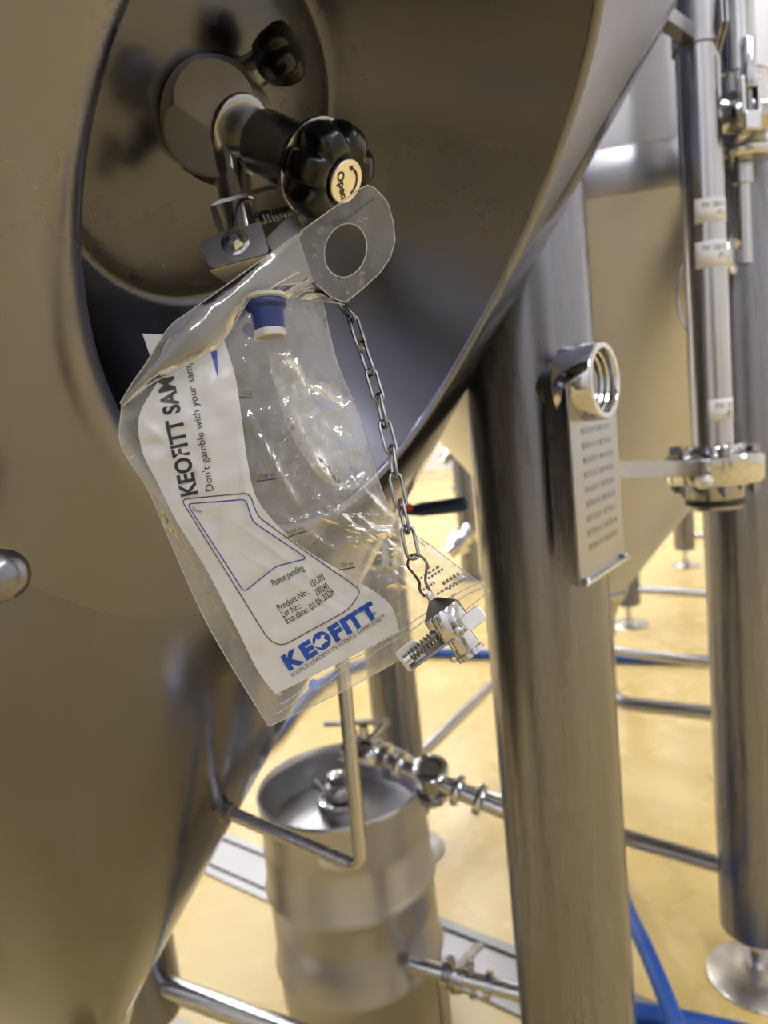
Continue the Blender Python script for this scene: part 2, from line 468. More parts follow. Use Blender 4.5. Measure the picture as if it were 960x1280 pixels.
# bent handle rod on the cone
hA = on_cone(278, 1012); hB = P(452, 1086, .84); hC = P(430, 850, .84); hD = P(421, 765, .84); hE = on_cone(385, 775)
MB().tube(path([hA, hB, hC, hD, hE], .022), .0086, 16).build('handle_rod', 'rod', tank)
MB().lathe(hA, hB - hA, [(.013, .004), (.013, .014), (.0087, .016)], 20).build('handle_boss', 'darksteel', tank)
# rounded stub at the far left
sA = P(6, 718, .40); sB = on_cone(-60, 728)
ax = (sA - sB).normalized()
MB().lathe(sB, ax, [(.0155, 0), (.0155, (sA - sB).length - .008), (.0145, (sA - sB).length), (.011, (sA - sB).length + .004), (.004, (sA - sB).length + .006), (.0003, (sA - sB).length + .0062)], 24).build('lug', 'leg', tank)

# nameplate box and ring nut on the leg
np_t = thing('nameplate_holder', 'steel nameplate box clipped to the tank leg, below the ring nut', 'nameplate', P(712, 735, .84))
zb_ = P(726, 735, .83).z; e0 = P(726, 735, .83)
e1 = Pz(781, 698, zb_); e2 = Pz(696, 724, zb_)
up = V((0, 0, 1)); hgt = .232
pl = MB(); th_ = (e1 - e0).normalized(); th2 = (e2 - e0).normalized()
n1 = th_.cross(up)
pl.prism([e0, e1, e1 + up * hgt, e0 + up * hgt], -n1 * .003 if n1.dot(cf) < 0 else n1 * .003)
pl.build('face_plate', 'plate', np_t, bevel=.0006)
w1 = e2 - e0
MB().prism([e0, e2, e2 + up * hgt, e0 + up * hgt], th_ * .003).build('side_plate', 'leg', np_t, bevel=.0006)
lip_d = (-n1 if n1.dot(cf) > 0 else n1)
MB().prism([e0 + up * .001, e1 + up * .001, e1 + lip_d * .008 + up * .001, e0 + lip_d * .008 + up * .001], up * .004).build('lower_lip', 'chrome', np_t, bevel=.0006)
for k in (0.08, 0.94):
    q = e0.lerp(e1, k) + lip_d * .004 + up * .006
    MB().sphere(q, .004, 12, 8).build('rivet', 'chrome', np_t)
# stamped lines on the plate
for i in range(9):
    for j, (a, b) in enumerate(((.22, .52), (.58, .9))):
        zz = hgt * (.76 - .075 * i)
        p0 = e0.lerp(e1, a) + up * zz + lip_d * .0004; p1 = e0.lerp(e1, b - .06 * ((i * 3 + j) % 3)) + up * zz + lip_d * .0004
        MB().prism([p0, p1, p1 + up * .007, p0 + up * .007], lip_d * .0003).build('stamped_line', 'leg', np_t)
rc = P(757, 475, .82); rax = (cr * .77 - cf * .64).normalized()
MB().lathe(rc, rax, [(.036, -.048), (.0455, -.046), (.0455, -.003), (.043, 0), (.0375, 0), (.036, -.003), (.036, -.01), (.034, -.012), (.036, -.014), (.036, -.018), (.034, -.02), (.036, -.022), (.036, -.026), (.034, -.028), (.036, -.03), (.036, -.048)], 40, cap=False).build('ring_nut', 'chrome', None)
rn = bpy.data.objects['ring_nut']; tag(rn, 'shiny round threaded ring nut fixed to the tank leg above the nameplate', 'nut')
rs_ = rc - rax * .036; re_ = V((LP.x, LP.y, rs_.z))
rb_ = MB().lathe(rs_, re_ - rs_, [(.026, -.004), (.026, (re_ - rs_).length - .05)], 32) 
o = rb_.build('mounting_stub', 'plate', None); o['label'] = 'x'
o.parent = rn; o.location = (0, 0, 0)
off = V(rn['_o']); 
for v_ in o.data.vertices: v_.co = v_.co + V(o['_o']) - off
del o['label']

# ------------------------------------------------------------------ other tanks
def big_tank(A, al, R, legs, label, group=None, hi=3.7, brace=True):
    t = thing('fermentation_tank', label, 'tank', (A[0], A[1], 0), group)
    ta = math.tan(al); zt = A[2] + R / ta
    r1 = .07; z1 = A[2] + r1 / ta
    MB().lathe((A[0], A[1], 0), (0, 0, 1), [(r1, z1), (R, zt)], 128, cap=False).build('cone_shell', 'tank2', t)
    MB().lathe((A[0], A[1], 0), (0, 0, 1), [(R + .002, zt - .006), (R + .005, zt), (R + .005, zt + .085), (R + .001, zt + .09)], 128, cap=False).build('skirt_band', 'plate', t)
    MB().lathe((A[0], A[1], 0), (0, 0, 1), [(R, zt + .05), (R, hi), (R * .85, hi + .2), (R * .4, hi + .33), (.05, hi + .36)], 128).build('cylinder_shell', 'clad', t)
    MB().lathe((A[0], A[1], 0), (0, 0, 1), [(r1 + .004, z1 + .006), (r1 + .012, z1), (r1 + .012, z1 - .012), (.05, z1 - .05), (.033, z1 - .10), (.033, z1 - .16)], 40).build('outlet', 'pipe', t)
    for (x, y) in legs:
        tank_leg(t, x, y, A[2] + (math.hypot(x - A[0], y - A[1]) + .07) / ta, .077, .112)
    return t, z1
A2 = (.7404, 2.4253, .638)
FR = Pz(947, 1222, 0); PL = Pz(513, 1062, 0)
legs2 = [(FR.x, FR.y), (1.60, 2.50), (.67, 3.28), (PL.x, PL.y)]
t2, z2 = big_tank(A2, math.radians(38.2), .930, legs2, 'beige reflecting conical steel tank standing behind the vertical pipe, at centre right')
zbr = P(915, 1097, 1.66).z
lv = [V((x, y, zbr)) for x, y in legs2]
for a, b in ((0, 3), (3, 2), (2, 1), (1, 0)):
    MB().tube([lv[a], lv[b]], .021, 20).build('brace', 'pipe', t2)
# outlet pipe with a bend to the right
oz = z2 - .15
oq = P(775, 876, (V((A2[0], A2[1], .3)) - CAM).dot(cf)); oz2 = oq.z; oe = Pz(900, 893, oz2); ob = V((A2[0], A2[1], oz2))
MB().tube(path([V((A2[0], A2[1], oz)), V((A2[0], A2[1], oz2)), ob + (oe - ob) * 2.2], .07, 8), .026, 20).build('outlet_pipe', 'pipe', t2)
FA = Pz(786, 781, 0); FB = Pz(857, 707, 0)
A3 = (2.50, 4.33, .66)
t3, z3 = big_tank(A3, math.radians(38), 1.15, [(FA.x, FA.y), (FB.x, FB.y), (3.3, 5.1), (2.6, 3.2)], 'farthest conical steel tank, its feet seen on the floor behind the blue hose')
b1 = V((FA.x, FA.y, P(800, 738, 4.2).z)); b2 = V((2.6, 3.2, b1.z))
MB().tube([b1, b2], .025, 16).build('brace', 'pipe', t3)
MB().tube([V((FB.x, FB.y, b1.z)), V((3.3, 5.1, b1.z))], .025, 16).build('brace', 'pipe', t3)

for (ax_, ay_, lab) in ((-2.3, -1.7, 'unseen conical steel tank added for reflections, opposite the big tank'), (.9, -2.7, 'unseen conical steel tank added for reflections, opposite the vertical pipe'), (-3.2, 2.6, 'unseen conical steel tank added for reflections, left of the big tank')):  # out-of-view tanks, added to give the steel something to reflect
    big_tank((ax_, ay_, .68), math.radians(38), .9, [(ax_ + .55, ay_ + .55), (ax_ - .55, ay_ + .55), (ax_ - .55, ay_ - .55), (ax_ + .55, ay_ - .55)], lab)

# ------------------------------------------------------------------ vertical pipe with flange
vp = thing('process_pipe', 'vertical steel pipe with white stickers, ending in a bolted flange', 'pipe', P(892, 630, 1.28))
PX = P(878, 240, 1.24); px_, py_ = PX.x, PX.y
PR = .0355
def pz_at(pxy, y):  # height on the pipe axis seen at image row y
    lo, hi2 = -1.0, 4.0
    for _ in range(40):
        m = (lo + hi2) / 2; q = V((pxy[0], pxy[1], m)) - CAM
        yy = 640 - F_PX * q.dot(cu) / q.dot(cf)
        if yy > y: lo = m
        else: hi2 = m
    return lo
def pzz(y): return pz_at((px_, py_), y)
zf = pzz(572)
MB().lathe((px_, py_, 0), (0, 0, 1), [(PR, zf), (PR, CEIL - .01)], 40).build('pipe', 'pipe', vp)
fl = MB().lathe((px_, py_, 0), (0, 0, 1), [(PR + .012, pzz(556)), (PR + .016, pzz(562)), (.078, pzz(566)), (.084, pzz(570)), (.084, pzz(598)), (.081, pzz(601)), (.05, pzz(601))], 48).build('flange', 'chrome', vp)
sg = MB().lathe((px_, py_, 0), (0, 0, 1), [(.05, pzz(600)), (.05, pzz(622)), (.046, pzz(626)), (.046, pzz(634)), (.04, pzz(636))], 48).build('end_cap', 'valve', vp)
MB().lathe((px_, py_, 0), (0, 0, 1), [(.0512, pzz(622)), (.0512, pzz(629))], 48).build('gasket', 'rubber', vp)
for k in range(6):
    a = math.radians(20 + 60 * k); bx_, by_ = px_ + .067 * math.cos(a), py_ + .067 * math.sin(a)
    bo = MB().lathe((bx_, by_, 0), (0, 0, 1), [(.012, pzz(572)), (.012, pzz(558)), (.009, pzz(556))], 6).build('bolt', 'valve', vp, sharp=20)
    MB().lathe((bx_, by_, 0), (0, 0, 1), [(.011, pzz(600)), (.011, pzz(612)), (.006, pzz(613)), (.006, pzz(616))], 6).build('bolt_nut', 'valve', bo, sharp=20)
MB().lathe(P(884, 602, 1.20) , -cf, [(.012, -.02), (.012, .0), (.010, .004), (.002, .006)], 20).build('plug', 'foot', vp)
# support bar to the leg
q0 = V((px_, py_, pzz(585))); q1 = V((LP.x, LP.y, 0)); q1.z = P(770, 582, 1.05).z; q0.z = pzz(578)
dv = (q1 - q0); dv.z = 0; dn = dv.normalized(); sd = dn.cross(V((0, 0, 1)))
s0 = q0 + dn * .08; s1 = q1 - dn * .07
MB().box((s0 + s1) / 2, (s1 - s0) / 2, sd * .012, V((0, 0, .014))).build('support_bar', 'rod', vp, bevel=.001)
# stickers
def curved_sticker(parent, y0, y1, a0, a1, lines):
    rows = []
    for yy in (y0, y1):
        rows.append([V((px_ + (PR + .0006) * math.cos(a), py_ + (PR + .0006) * math.sin(a), pzz(yy) )) for a in [a0 + (a1 - a0) * i / 16 for i in range(17)]])
    st = MB().grid(rows).build('sticker', 'sticker', parent, solid=.0003)
    return st
def text_mesh(body, size=1.0, offset=0.0, shear=0.0, spacing=1.0, align='LEFT'):
    cu_ = bpy.data.curves.new('lettering', 'FONT'); cu_.body = body; cu_.size = size
    cu_.offset = offset; cu_.shear = shear; cu_.space_character = spacing; cu_.align_x = align; cu_.resolution_u = 3
    o = bpy.data.objects.new('lettering', cu_); col.objects.link(o)
    dg = bpy.context.evaluated_depsgraph_get(); dg.update()
    me = o.evaluated_get(dg).to_mesh()
    vs = [V(v.co) for v in me.vertices]; fs = [tuple(p.vertices) for p in me.polygons]
    o.evaluated_get(dg).to_mesh_clear()
    bpy.data.objects.remove(o); bpy.data.curves.remove(cu_)
    return vs, fs
def sticker_text(parent, body, yb, hpx, a0, a1):
    vs, fs = text_mesh(body, 1.0, 0.01)
    w = max(v.x for v in vs); m = MB()
    dz = (pzz(yb - hpx) - pzz(yb)) / .7
    for v in vs:
        a = a0 + (a1 - a0) * v.x / w
        m.v.append(V((px_ + (PR + .0011) * math.cos(a), py_ + (PR + .0011) * math.sin(a), pzz(yb) + dz * v.y)))
    m.f = fs; m.build('lettering', 'inkgrey', parent, fix=False)
cam_az = math.atan2(-py_, -px_)
def azs(f): return cam_az + f   # positive turns to the right side of the pipe
for (y0, y1, a, l1, l2) in ((250, 281, 0, 'FW 120H-TK', '-P12'), (302, 336, -.04, 'FW 120H-TK', '-P11'), (495, 524, .25, 'FW 120', '-P')):
    st = curved_sticker(vp, y0 + 4, y1 + 2, azs(-.4 + a), azs(1.45), None)
    sticker_text(st, l1, y0 + 16, 7, azs(-.05 + a), azs(1.2)); sticker_text(st, l2, y0 + 26, 7, azs(.55), azs(1.15))
# clamp bracket that ties the pipe to the tank
cl = thing('pipe_clamp', 'bolted steel clamp holding the vertical pipe to the tank, at the top', 'clamp', V((px_, py_, pzz(62))))
MB().lathe((px_, py_, 0), (0, 0, 1), [(PR + .001, pzz(63)), (PR + .0045, pzz(63)), (PR + .0045, pzz(12)), (PR + .001, pzz(12))], 40, cap=False).build('band', 'plate', cl)
bz = pzz(50)
ta_ = V((px_, py_, bz)); tb_ = P(790, 62, 1.05); tb_.z = bz
MB().box((ta_ + tb_) / 2 , (tb_ - ta_) * .5, V((0, 0, .012)), (tb_ - ta_).normalized().cross(V((0, 0, 1))) * .012).build('arm', 'plate', cl, bevel=.001)
ear = P(890, 36, 1.19)
for dd in (0, .008):
    e_ = ear + cr * dd
    MB().prism([e_ + cu * .045 + cf * -.012, e_ + cu * .035 - cf * .03, e_ - cu * .01 - cf * .034, e_ - cu * .045 - cf * .004, e_ - cu * .045 + cf * .03, e_ + cu * .045 + cf * .03], cr * .004).build('ear', 'plate', cl, bevel=.0008)
MB().lathe(ear - cr * .004 , -cr - cf * .5, [(.011, -.006), (.011, .008), (.006, .009), (.006, .02)], 6).build('clamp_bolt', 'chrome', cl, sharp=20)
# side branch with tri-clamp
zb2 = pzz(150)
br0 = V((px_, py_, zb2)); brd = (cr * .98 + cf * .10); brd.z = 0.0; brd.normalize()
MB().lathe(br0, brd, [(.033, .0), (.030, .036), (.027, .045), (.026, 1.6)], 32).build('branch_pipe', 'pipe', vp)
tc_ = thing('tri_clamp', 'polished tri-clamp with upright wing nut on the branch pipe, top right corner', 'clamp', br0 + brd * .066 - V((0, 0, .05)))
MB().lathe(br0 + brd * .066, brd, [(.027, -.011), (.041, -.010), (.043, -.004), (.043, .004), (.041, .010), (.027, .011)], 32).build('clamp_ring', 'chrome', tc_)
w0 = br0 + brd * .066 - cf * .045
MB().tube([w0 - V((0, 0, .02)), w0 + V((0, 0, .05))], .006, 12).build('clamp_bolt', 'valve', tc_)
MB().lathe(w0, (0, 0, 1), [(.012, .02), (.016, .03), (.012, .055), (.012, .095), (.010, .10)], 12).build('wing_nut', 'chrome', tc_)
for k in (-1, 1):
    MB().box(w0 + cr * (.013 * k) + V((0, 0, .008)), cr * .004, cf * .010, V((0, 0, .03))).build('clamp_ear', 'chrome', tc_, bevel=.002)
MB().box(w0 - V((0, 0, .032)), cr * .014, cf * .012, V((0, 0, .016))).build('clamp_hinge', 'chrome', tc_, bevel=.003)
# second vertical line behind: wide clamp, thin pipe, ferrule
v2 = P(926, 200, 1.30); x2, y2 = v2.x, v2.y
def z2at(y): return pz_at((x2, y2), y)
tp = thing('sampling_line', 'thin steel line with a wide round clamp and ferrule beside the vertical pipe', 'pipe', (x2, y2, z2at(330)))
MB().lathe((x2, y2, 0), (0, 0, 1), [(.014, z2at(330)), (.014, z2at(232)), (.019, z2at(230)), (.019, z2at(206))], 24).build('thin_pipe', 'pipe', tp)
MB().lathe((x2, y2, 0), (0, 0, 1), [(.02, z2at(205)), (.052, z2at(203)), (.056, z2at(199)), (.056, z2at(193)), (.050, z2at(188)), (.047, z2at(180)), (.047, z2at(100)), (.05, z2at(98)), (.03, z2at(97)), (.03, CEIL - .01)], 40).build('clamped_body', 'chrome', tp)
rr = P(910, 320, 1.30)
MB().lathe(rr, (cr * .75 - cf * .6), [(.02, -.04), (.02, -.012), (.034, -.010), (.036, -.006), (.036, -.002), (.033, 0), (.036, .002), (.036, .006), (.034, .010), (.016, .011)], 36).build('ferrule', 'chrome', tp)
MB().tube([P(918, 300, 1.31), P(905, 322, 1.32)], .014, 14).build('elbow', 'pipe', tp)
# round gauge plate behind the pipe
gp = P(874, 368, 1.38)
tag(MB().tube([gp + (cr * math.cos(a) * .043 + cu * math.sin(a) * .085) for a in [2 * math.pi * k / 40 for k in range(40)]], .0035, 10, closed=True).build('wire_loop', 'chrome'), 'thin steel wire loop hanging just behind the vertical pipe', 'loop')

# ------------------------------------------------------------------ keg
KX, KY, KH, KR = -.166, 1.535, .60, .192
keg = thing('beer_keg', 'grey steel beer keg with ribs standing on the yellow floor', 'keg', (KX, KY, 0))
prof = [(.16, .012), (.176, .004), (.183, .002), (.186, .02), (.186, .06), (.183, .075), (KR, .10), (KR, .17), (KR + .004, .178), (KR + .008, .19), (KR + .004, .202), (KR, .21),
        (KR, .29), (KR - .003, .30), (KR, .31), (KR, .36), (KR + .004, .368), (KR + .008, .38), (KR + .004, .392), (KR, .40), (KR, .475), (KR - .004, .487), (KR - .002, .495), (KR - .002, .58), (KR + .001, .592), (KR + .001, .598), (KR - .003, KH + .002), (KR - .008, .598), (KR - .010, .58), (KR - .012, .53), (KR - .016, .512), (KR - .03, .508), (.10, .52), (.05, .528), (.0005, .53)]
MB().lathe((KX, KY, 0), (0, 0, 1), prof, 96, cap=True).build('body', 'keg', keg, sharp=45)
kn = P(418, 975, 1.6)
nx, ny = KX - .005, KY - .005
nk = MB().lathe((nx, ny, 0), (0, 0, 1), [(.048, .524), (.052, .535), (.052, .56), (.049, .566), (.044, .567), (.042, .56), (.034, .56), (.034, .59), (.028, .598), (.022, .602), (.022, .622), (.014, .626), (.0005, .627)], 32).build('valve_neck', 'chrome', keg)
MB().lathe((nx - .035, ny + .03, .56), (-.5, .6, .3), [(.008, 0), (.008, .025), (.013, .026), (.013, .04), (.004, .046)], 16).build('neck_fitting', 'chrome', nk)
MB().lathe((nx, ny, .585), (1, .2, 0), [(.012, 0), (.012, .05), (.009, .052)], 16).build('neck_spout', 'chrome', nk)
# sticker on keg
def keg_pt(a, z, r=KR + .0006): return V((KX + r * math.cos(a), KY + r * math.sin(a), z))
aa = math.atan2(-KY, -KX) - .35
MB().grid([[keg_pt(aa + (.42) * i / 12, .545 - .012 * i / 12, KR + .0004) for i in range(13)], [keg_pt(aa + .02 + (.38) * i / 12, .515 - .012 * i / 12, KR + .0004) for i in range(13)]]).build('sticker', 'sticker', keg, solid=.0003)
# handle slot of the keg skirt
# ------------------------------------------------------------------ pipework above the keg
g0 = P(448, 936, 1.58); g1 = P(640, 1016, 1.46); gd = (g1 - g0).normalized(); gl_ = (g1 - g0).length
mf = thing('valve_manifold', 'polished pipe assembly with valves and clamps beside the top of the keg', 'valve', g0)
MB().lathe(g0, gd, [(.024, -.03), (.036, -.028), (.036, -.016), (.03, -.014), (.034, 0), (.038, .02), (.036, .045), (.03, .055), (.036, .057), (.036, .07), (.024, .072)], 32).build('valve_body', 'chrome', mf)
MB().lathe(g0, gd, [(.019, .06), (.019, gl_)], 24).build('pipe', 'chrome', mf)
for k in (.10, .235, .285):
    MB().lathe(g0 + gd * k, gd, [(.019, -.010), (.031, -.008), (.033, -.003), (.033, .003), (.031, .008), (.019, .010)], 28).build('clamp_ring', 'chrome', mf)
sgc = g0 + gd * .175
MB().lathe(sgc, V((0, 0, 1)) * .9 - cf * .35, [(.02, -.055), (.034, -.05), (.036, -.03), (.028, -.028), (.030, .018), (.038, .02), (.039, .034), (.034, .038), (.024, .038), (.022, .03), (.0005, .03)], 32).build('sight_glass_body', 'chrome', mf)
MB().lathe(sgc + (V((0, 0, 1)) * .9 - cf * .35).normalized() * .0315, V((0, 0, 1)) * .9 - cf * .35, [(.021, 0), (.021, .002)], 28).build('sight_glass', 'darksteel', mf)
MB().tube([g0 + gd * .02, g0 + gd * .02 + V((0, 0, .062))], .010, 14).build('stem', 'chrome', mf)
lh = P(487, 901, 1.56); lh2 = P(405, 905, 1.60)
MB().box((lh + lh2) / 2, (lh2 - lh) / 2, cf * .012, V((0, 0, .0045))).build('lever', 'rod', mf, bevel=.002)
MB().tube([lh - (lh2 - lh).normalized() * -.004, g0 + gd * .03 + V((0, 0, .03))], .009, 12).build('lever_neck', 'chrome', mf)
MB().tube(path([g1, g1 + gd * .06, V((g1.x + gd.x * .06, g1.y + gd.y * .06, .05))], .04), .019, 20).build('down_pipe', 'chrome', mf)

# ------------------------------------------------------------------ low valve by the leg
k0 = P(540, 1212, 1.50); k1 = P(668, 1246, 1.44); kd = (k1 - k0).normalized()
lv_ = thing('drain_valve', 'low polished valve with a flat lever above the floor drain', 'valve', V((k0.x, k0.y, 0)))
MB().lathe(k0, kd, [(.017, -.05), (.017, (k1 - k0).length + .05)], 24).build('pipe', 'chrome', lv_)
for k in (.03, .06, .12):
    MB().lathe(k0 + kd * k, kd, [(.017, -.008), (.030, -.007), (.031, .007), (.017, .008)], 24).build('clamp_ring', 'chrome', lv_)
MB().lathe(k0 + kd * .045, kd, [(.024, -.012), (.027, 0), (.024, .012)], 24).build('valve_body', 'valve', lv_)
kh0 = P(572, 1210, 1.46); kh1 = P(600, 1180, 1.56)
MB().box((kh0 + kh1) / 2, (kh1 - kh0) / 2, cr * .012, V((0, 0, .003))).build('lever', 'rod', lv_, bevel=.001)
for k in (.045, .085):
    MB().lathe(k0 + kd * k + V((0, 0, .018)), (0, 0, 1), [(.006, 0), (.006, .014), (.009, .015), (.009, .024), (.003, .027)], 12).build('bolt', 'chrome', lv_)
    MB().lathe(k0 + kd * k - V((0, 0, .018)), (0, 0, -1), [(.006, 0), (.006, .014), (.009, .015), (.009, .022)], 12).build('bolt', 'chrome', lv_)
MB().tube([k0 + kd * .02, V(((k0 + kd * .02).x, (k0 + kd * .02).y, .0))], .012, 14).build('support', 'pipe', lv_)

# ------------------------------------------------------------------ floor drain channel
dA = Pz(262, 1063, 0); dB = Pz(652, 1228, 0); dd_ = (dB - dA).normalized(); dnv = V((-dd_.y, dd_.x, 0))
dA = dA - dd_ * .8; dB = dB + dd_ * .6
dr = thing('floor_drain', 'slotted steel drain channel let into the yellow floor behind the keg', 'drain', (dA + dB) / 2)
def strip(o0, o1, z0, z1, name, mat, bev=.001):
    c = (dA + dB) / 2 + dnv * ((o0 + o1) / 2); c.z = (z0 + z1) / 2
    MB().box(c, (dB - dA) / 2, dnv * ((o1 - o0) / 2), V((0, 0, (z1 - z0) / 2))).build(name, mat, dr, bevel=bev)
strip(-.095, -.066, .0005, .006, 'edge_frame', 'drain'); strip(.066, .095, .0005, .006, 'edge_frame', 'drain')
strip(-.066, .066, .0005, .0015, 'channel_bed', 'ink', 0)
strip(-.054, .054, .0015, .005, 'cover', 'drain')

# ------------------------------------------------------------------ far pipe stand with valve and blue lever
ps = Pz(590, 722, 0); 
far = thing('pipe_stand', 'blurred upright steel pipe with shiny elbows beyond the chain', 'pipe', (ps.x, ps.y, 0))
dp_ = (ps - CAM).dot(cf)
MB().lathe((ps.x, ps.y, 0), (0, 0, 1), [(.16, 0), (.16, .012), (.08, .03), (.08, 2.1)], 32).build('upright', 'leg', far)
def pf(x, y, d=0): return P(x, y, dp_ - .1 + d)
MB().tube(smooth([pf(600, 583), pf(580, 566), pf(565, 564), pf(553, 578)], 6), .045, 16).build('elbow', 'chrome', far)
MB().lathe(pf(571, 612), cr, [(.04, -.04), (.05, -.01), (.05, .03), (.03, .05)], 20).build('fitting', 'chrome', far)
MB().lathe(pf(575, 678), cr * .7 + cu * .6, [(.06, -.13), (.06, -.06), (.12, -.05), (.12, .02), (.07, .03), (.07, .09), (.10, .1), (.10, .14), (.05, .15)], 24).build('valve_body', 'chrome', far)
# lever valve with the navy handle
l0 = P(500, 640, 1.25); l1 = P(584, 630, 1.22); ld = (l1 - l0).normalized()
bv = thing('lever_valve', 'ball valve with a navy blue lever seen just behind the chain', 'valve', V((l0.x, l0.y, l0.z - .1)))
lever = [l0 + ld * .012, l0 + ld * .035, l0 + ld * .05, l1 - ld * .01, l1]
MB().lathe(l0, ld, [(.007, .0), (.008, .018), (.0095, .022), (.0125, .04), (.0125, .06), (.0135, .11), (.012, .117), (.007, .121), (.0005, .122)], 20).build('lever_grip', 'lever', bv)
MB().lathe(P(511, 634, 1.235), -cf, [(.0075, -.005), (.0075, .001), (.005, .003), (.0005, .0035)], 18).build('red_button', 'red', bv)
MB().tube([l0 - ld * .03, l0 + ld * .01], .009, 14).build('lever_root', 'rubber', bv)
MB().lathe(l0 - ld * .03 - cu * .10, cu, [(.02, .0), (.03, .01), (.032, .05), (.02, .06), (.009, .065), (.009, .105), (.013, .106), (.013, .112)], 24).build('valve_body', 'chrome', bv)
MB().tube([l0 - ld * .03 - cu * .07, P(440, 700, 1.3), P(330, 720, 1.36)], .019, 18).build('pipe', 'pipe', bv)

# ------------------------------------------------------------------ blue hoses
def hose(pts, r, label, z=None):
    return tag(MB().tube(smooth(pts, 10), r, 16).build('hose', 'hose'), label, 'hose')
zz = .028
hose([V((2.7, 2.85, zz)), Pz(890, 826, zz), Pz(760, 822, zz), Pz(610, 818, zz), Pz(510, 817, zz), Pz(430, 838, zz), Pz(382, 872, zz), Pz(348, 914, zz), Pz(312, 945, zz), Pz(250, 985, zz)], .026, 'blue hose lying across the yellow floor in the background')
zz = .021
hose([Pz(640, 1010, zz), Pz(740, 1050, zz), P(790, 1150, 1.70), P(815, 1205, 1.55), P(845, 1280, 1.42), P(868, 1345, 1.32), P(880, 1440, 1.2)], .019, 'blue hose running down beside the thick leg, lower right')
hose([Pz(700, 1255, zz), Pz(790, 1264, zz), Pz(860, 1276, zz), Pz(960, 1300, zz), Pz(1040, 1330, zz)], .02, 'blue hose lying flat on the floor at the bottom right edge')

# ------------------------------------------------------------------ sampling valve in the recess
vB = P(270, 149, .548); vK = P(414, 218, .487)
vd = (vK - vB).normalized(); vl = (vK - vB).length
sv = thing('sampling_valve', 'steel sampling valve with black star knobs mounted in the tank recess', 'valve', CI + nH * .015)
MB().lathe(CI + nH * .012, vB - CI, [(.034, 0), (.034, .012), (.030, .013), (.030, (vB - CI).length - .01)], 40).build('wall_socket', 'valve', sv)
MB().lathe(CI + nH * .014, vB - CI, [(.0365, .012), (.0365, .020)], 40, lobes=lambda t: 1 + .02 * (1 if math.sin(t * 24) > 0 else -1)).build('lock_ring', 'darksteel', sv)
# faceted ball body: sphere cut by flat faces
bmv = bmesh.new(); bmesh.ops.create_icosphere(bmv, subdivisions=5, radius=.043)
fn = [(-cf * .84 - cu * .10 + cr * .17), (-cf * .60 - cu * .74 - cr * .28), (cr * .2 + cu * .9 + cf * .1), (-cr * .8 + cf * .2 + cu * .1), (-cu * .95 + cr * .15), (-cr * .75 - cf * .25 + cu * .6), vd]
fd = [.0320, .0345, .040, .034, .040, .040, .034]
for nrm, dst in zip(fn, fd):
    nn = V(nrm).normalized()
    res = bmesh.ops.bisect_plane(bmv, geom=bmv.verts[:] + bmv.edges[:] + bmv.faces[:], plane_co=nn * dst, plane_no=nn, clear_outer=True)
    eds = [e for e in res['geom_cut'] if isinstance(e, bmesh.types.BMEdge)]
    bmesh.ops.contextual_create(bmv, geom=eds)
bmv.verts.ensure_lookup_table(); bmv.verts.index_update()
mb = MB(); mb.v = [V(v_.co) + vB for v_ in bmv.verts]; mb.f = [tuple(x.index for x in f_.verts) for f_ in bmv.faces]; bmv.free()
mb.build('body', 'vbody', sv, sharp=18)
MB().lathe(vB, vd, [(.026, .030), (.0262, .0345), (.025, .0355), (.0198, .036), (.0198, .055), (.0215, .058), (.0225, .06), (.0225, vl - .030), (.029, vl - .021), (.0325, vl - .017), (.0325, vl - .014), (.03, vl - .013)], 48).build('bonnet', 'valve', sv)
def star(n, d): 
    return lambda t: 1 - d * (0.5 - 0.5 * math.cos(n * t)) ** 3
khint = cu
kb = MB().lathe(vK, vd, [(.029, -.014), (.033, -.010), (.0345, -.002), (.0335, .006), (.030, .012), (.024, .015), (.0185, .0155), (.0165, .013), (.0005, .013)], 112, hint=khint, lobes=None)
for i, v_ in enumerate(kb.v):
    ring_i, k = divmod(i, 112)
    if ring_i <= 5:
        t = 2 * math.pi * k / 112; f_ = 1 - .19 * (0.5 - 0.5 * math.cos(7 * t)) ** 4
        h = (v_ - vK).dot(vd); rad = (v_ - vK) - vd * h
        kb.v[i] = vK + vd * h + rad * f_
knob = kb.build('star_knob', 'black', sv, sharp=60)
fc = vK + vd * .0132
MB().lathe(fc, vd, [(.0142, 0), (.0142, .0022), (.0135, .0028), (.0005, .0028)], 40).build('open_disc', 'disc', knob)
kx = (cr * .66 - cu * .75); kx = (kx - vd * kx.dot(vd)).normalized(); ky = vd.cross(kx); fz = fc + vd * .0031
if ky.dot(cu) < 0 and kx.dot(cr) < 0: kx = -kx
vs, fs = text_mesh('Open', .0085, .0002)
w = max(v.x for v in vs)
m = MB(); m.v = [fz + kx * (v.x - w / 2) + ky * (v.y - .0075) for v in vs]; m.f = fs; m.build('open_lettering', 'ink', knob, fix=False)
arrow = [fz + kx * (math.cos(a) * .009) + ky * (math.sin(a) * .009) for a in [math.radians(8 + 130 * i / 14) for i in range(15)]]
m = MB()
rows = [[p + (p - fz).normalized() * .0008 for p in arrow], [p - (p - fz).normalized() * .0008 for p in arrow]]
m.grid(rows)
e_ = arrow[-1]; tdir = (arrow[-1] - arrow[-2]).normalized(); rdir = (e_ - fz).normalized(); i0 = len(m.v)
m.v += [e_ + rdir * .002, e_ - rdir * .002, e_ + tdir * .0032]; m.f.append((i0, i0 + 1, i0 + 2))
m.build('open_arrow', 'ink', knob, fix=False)
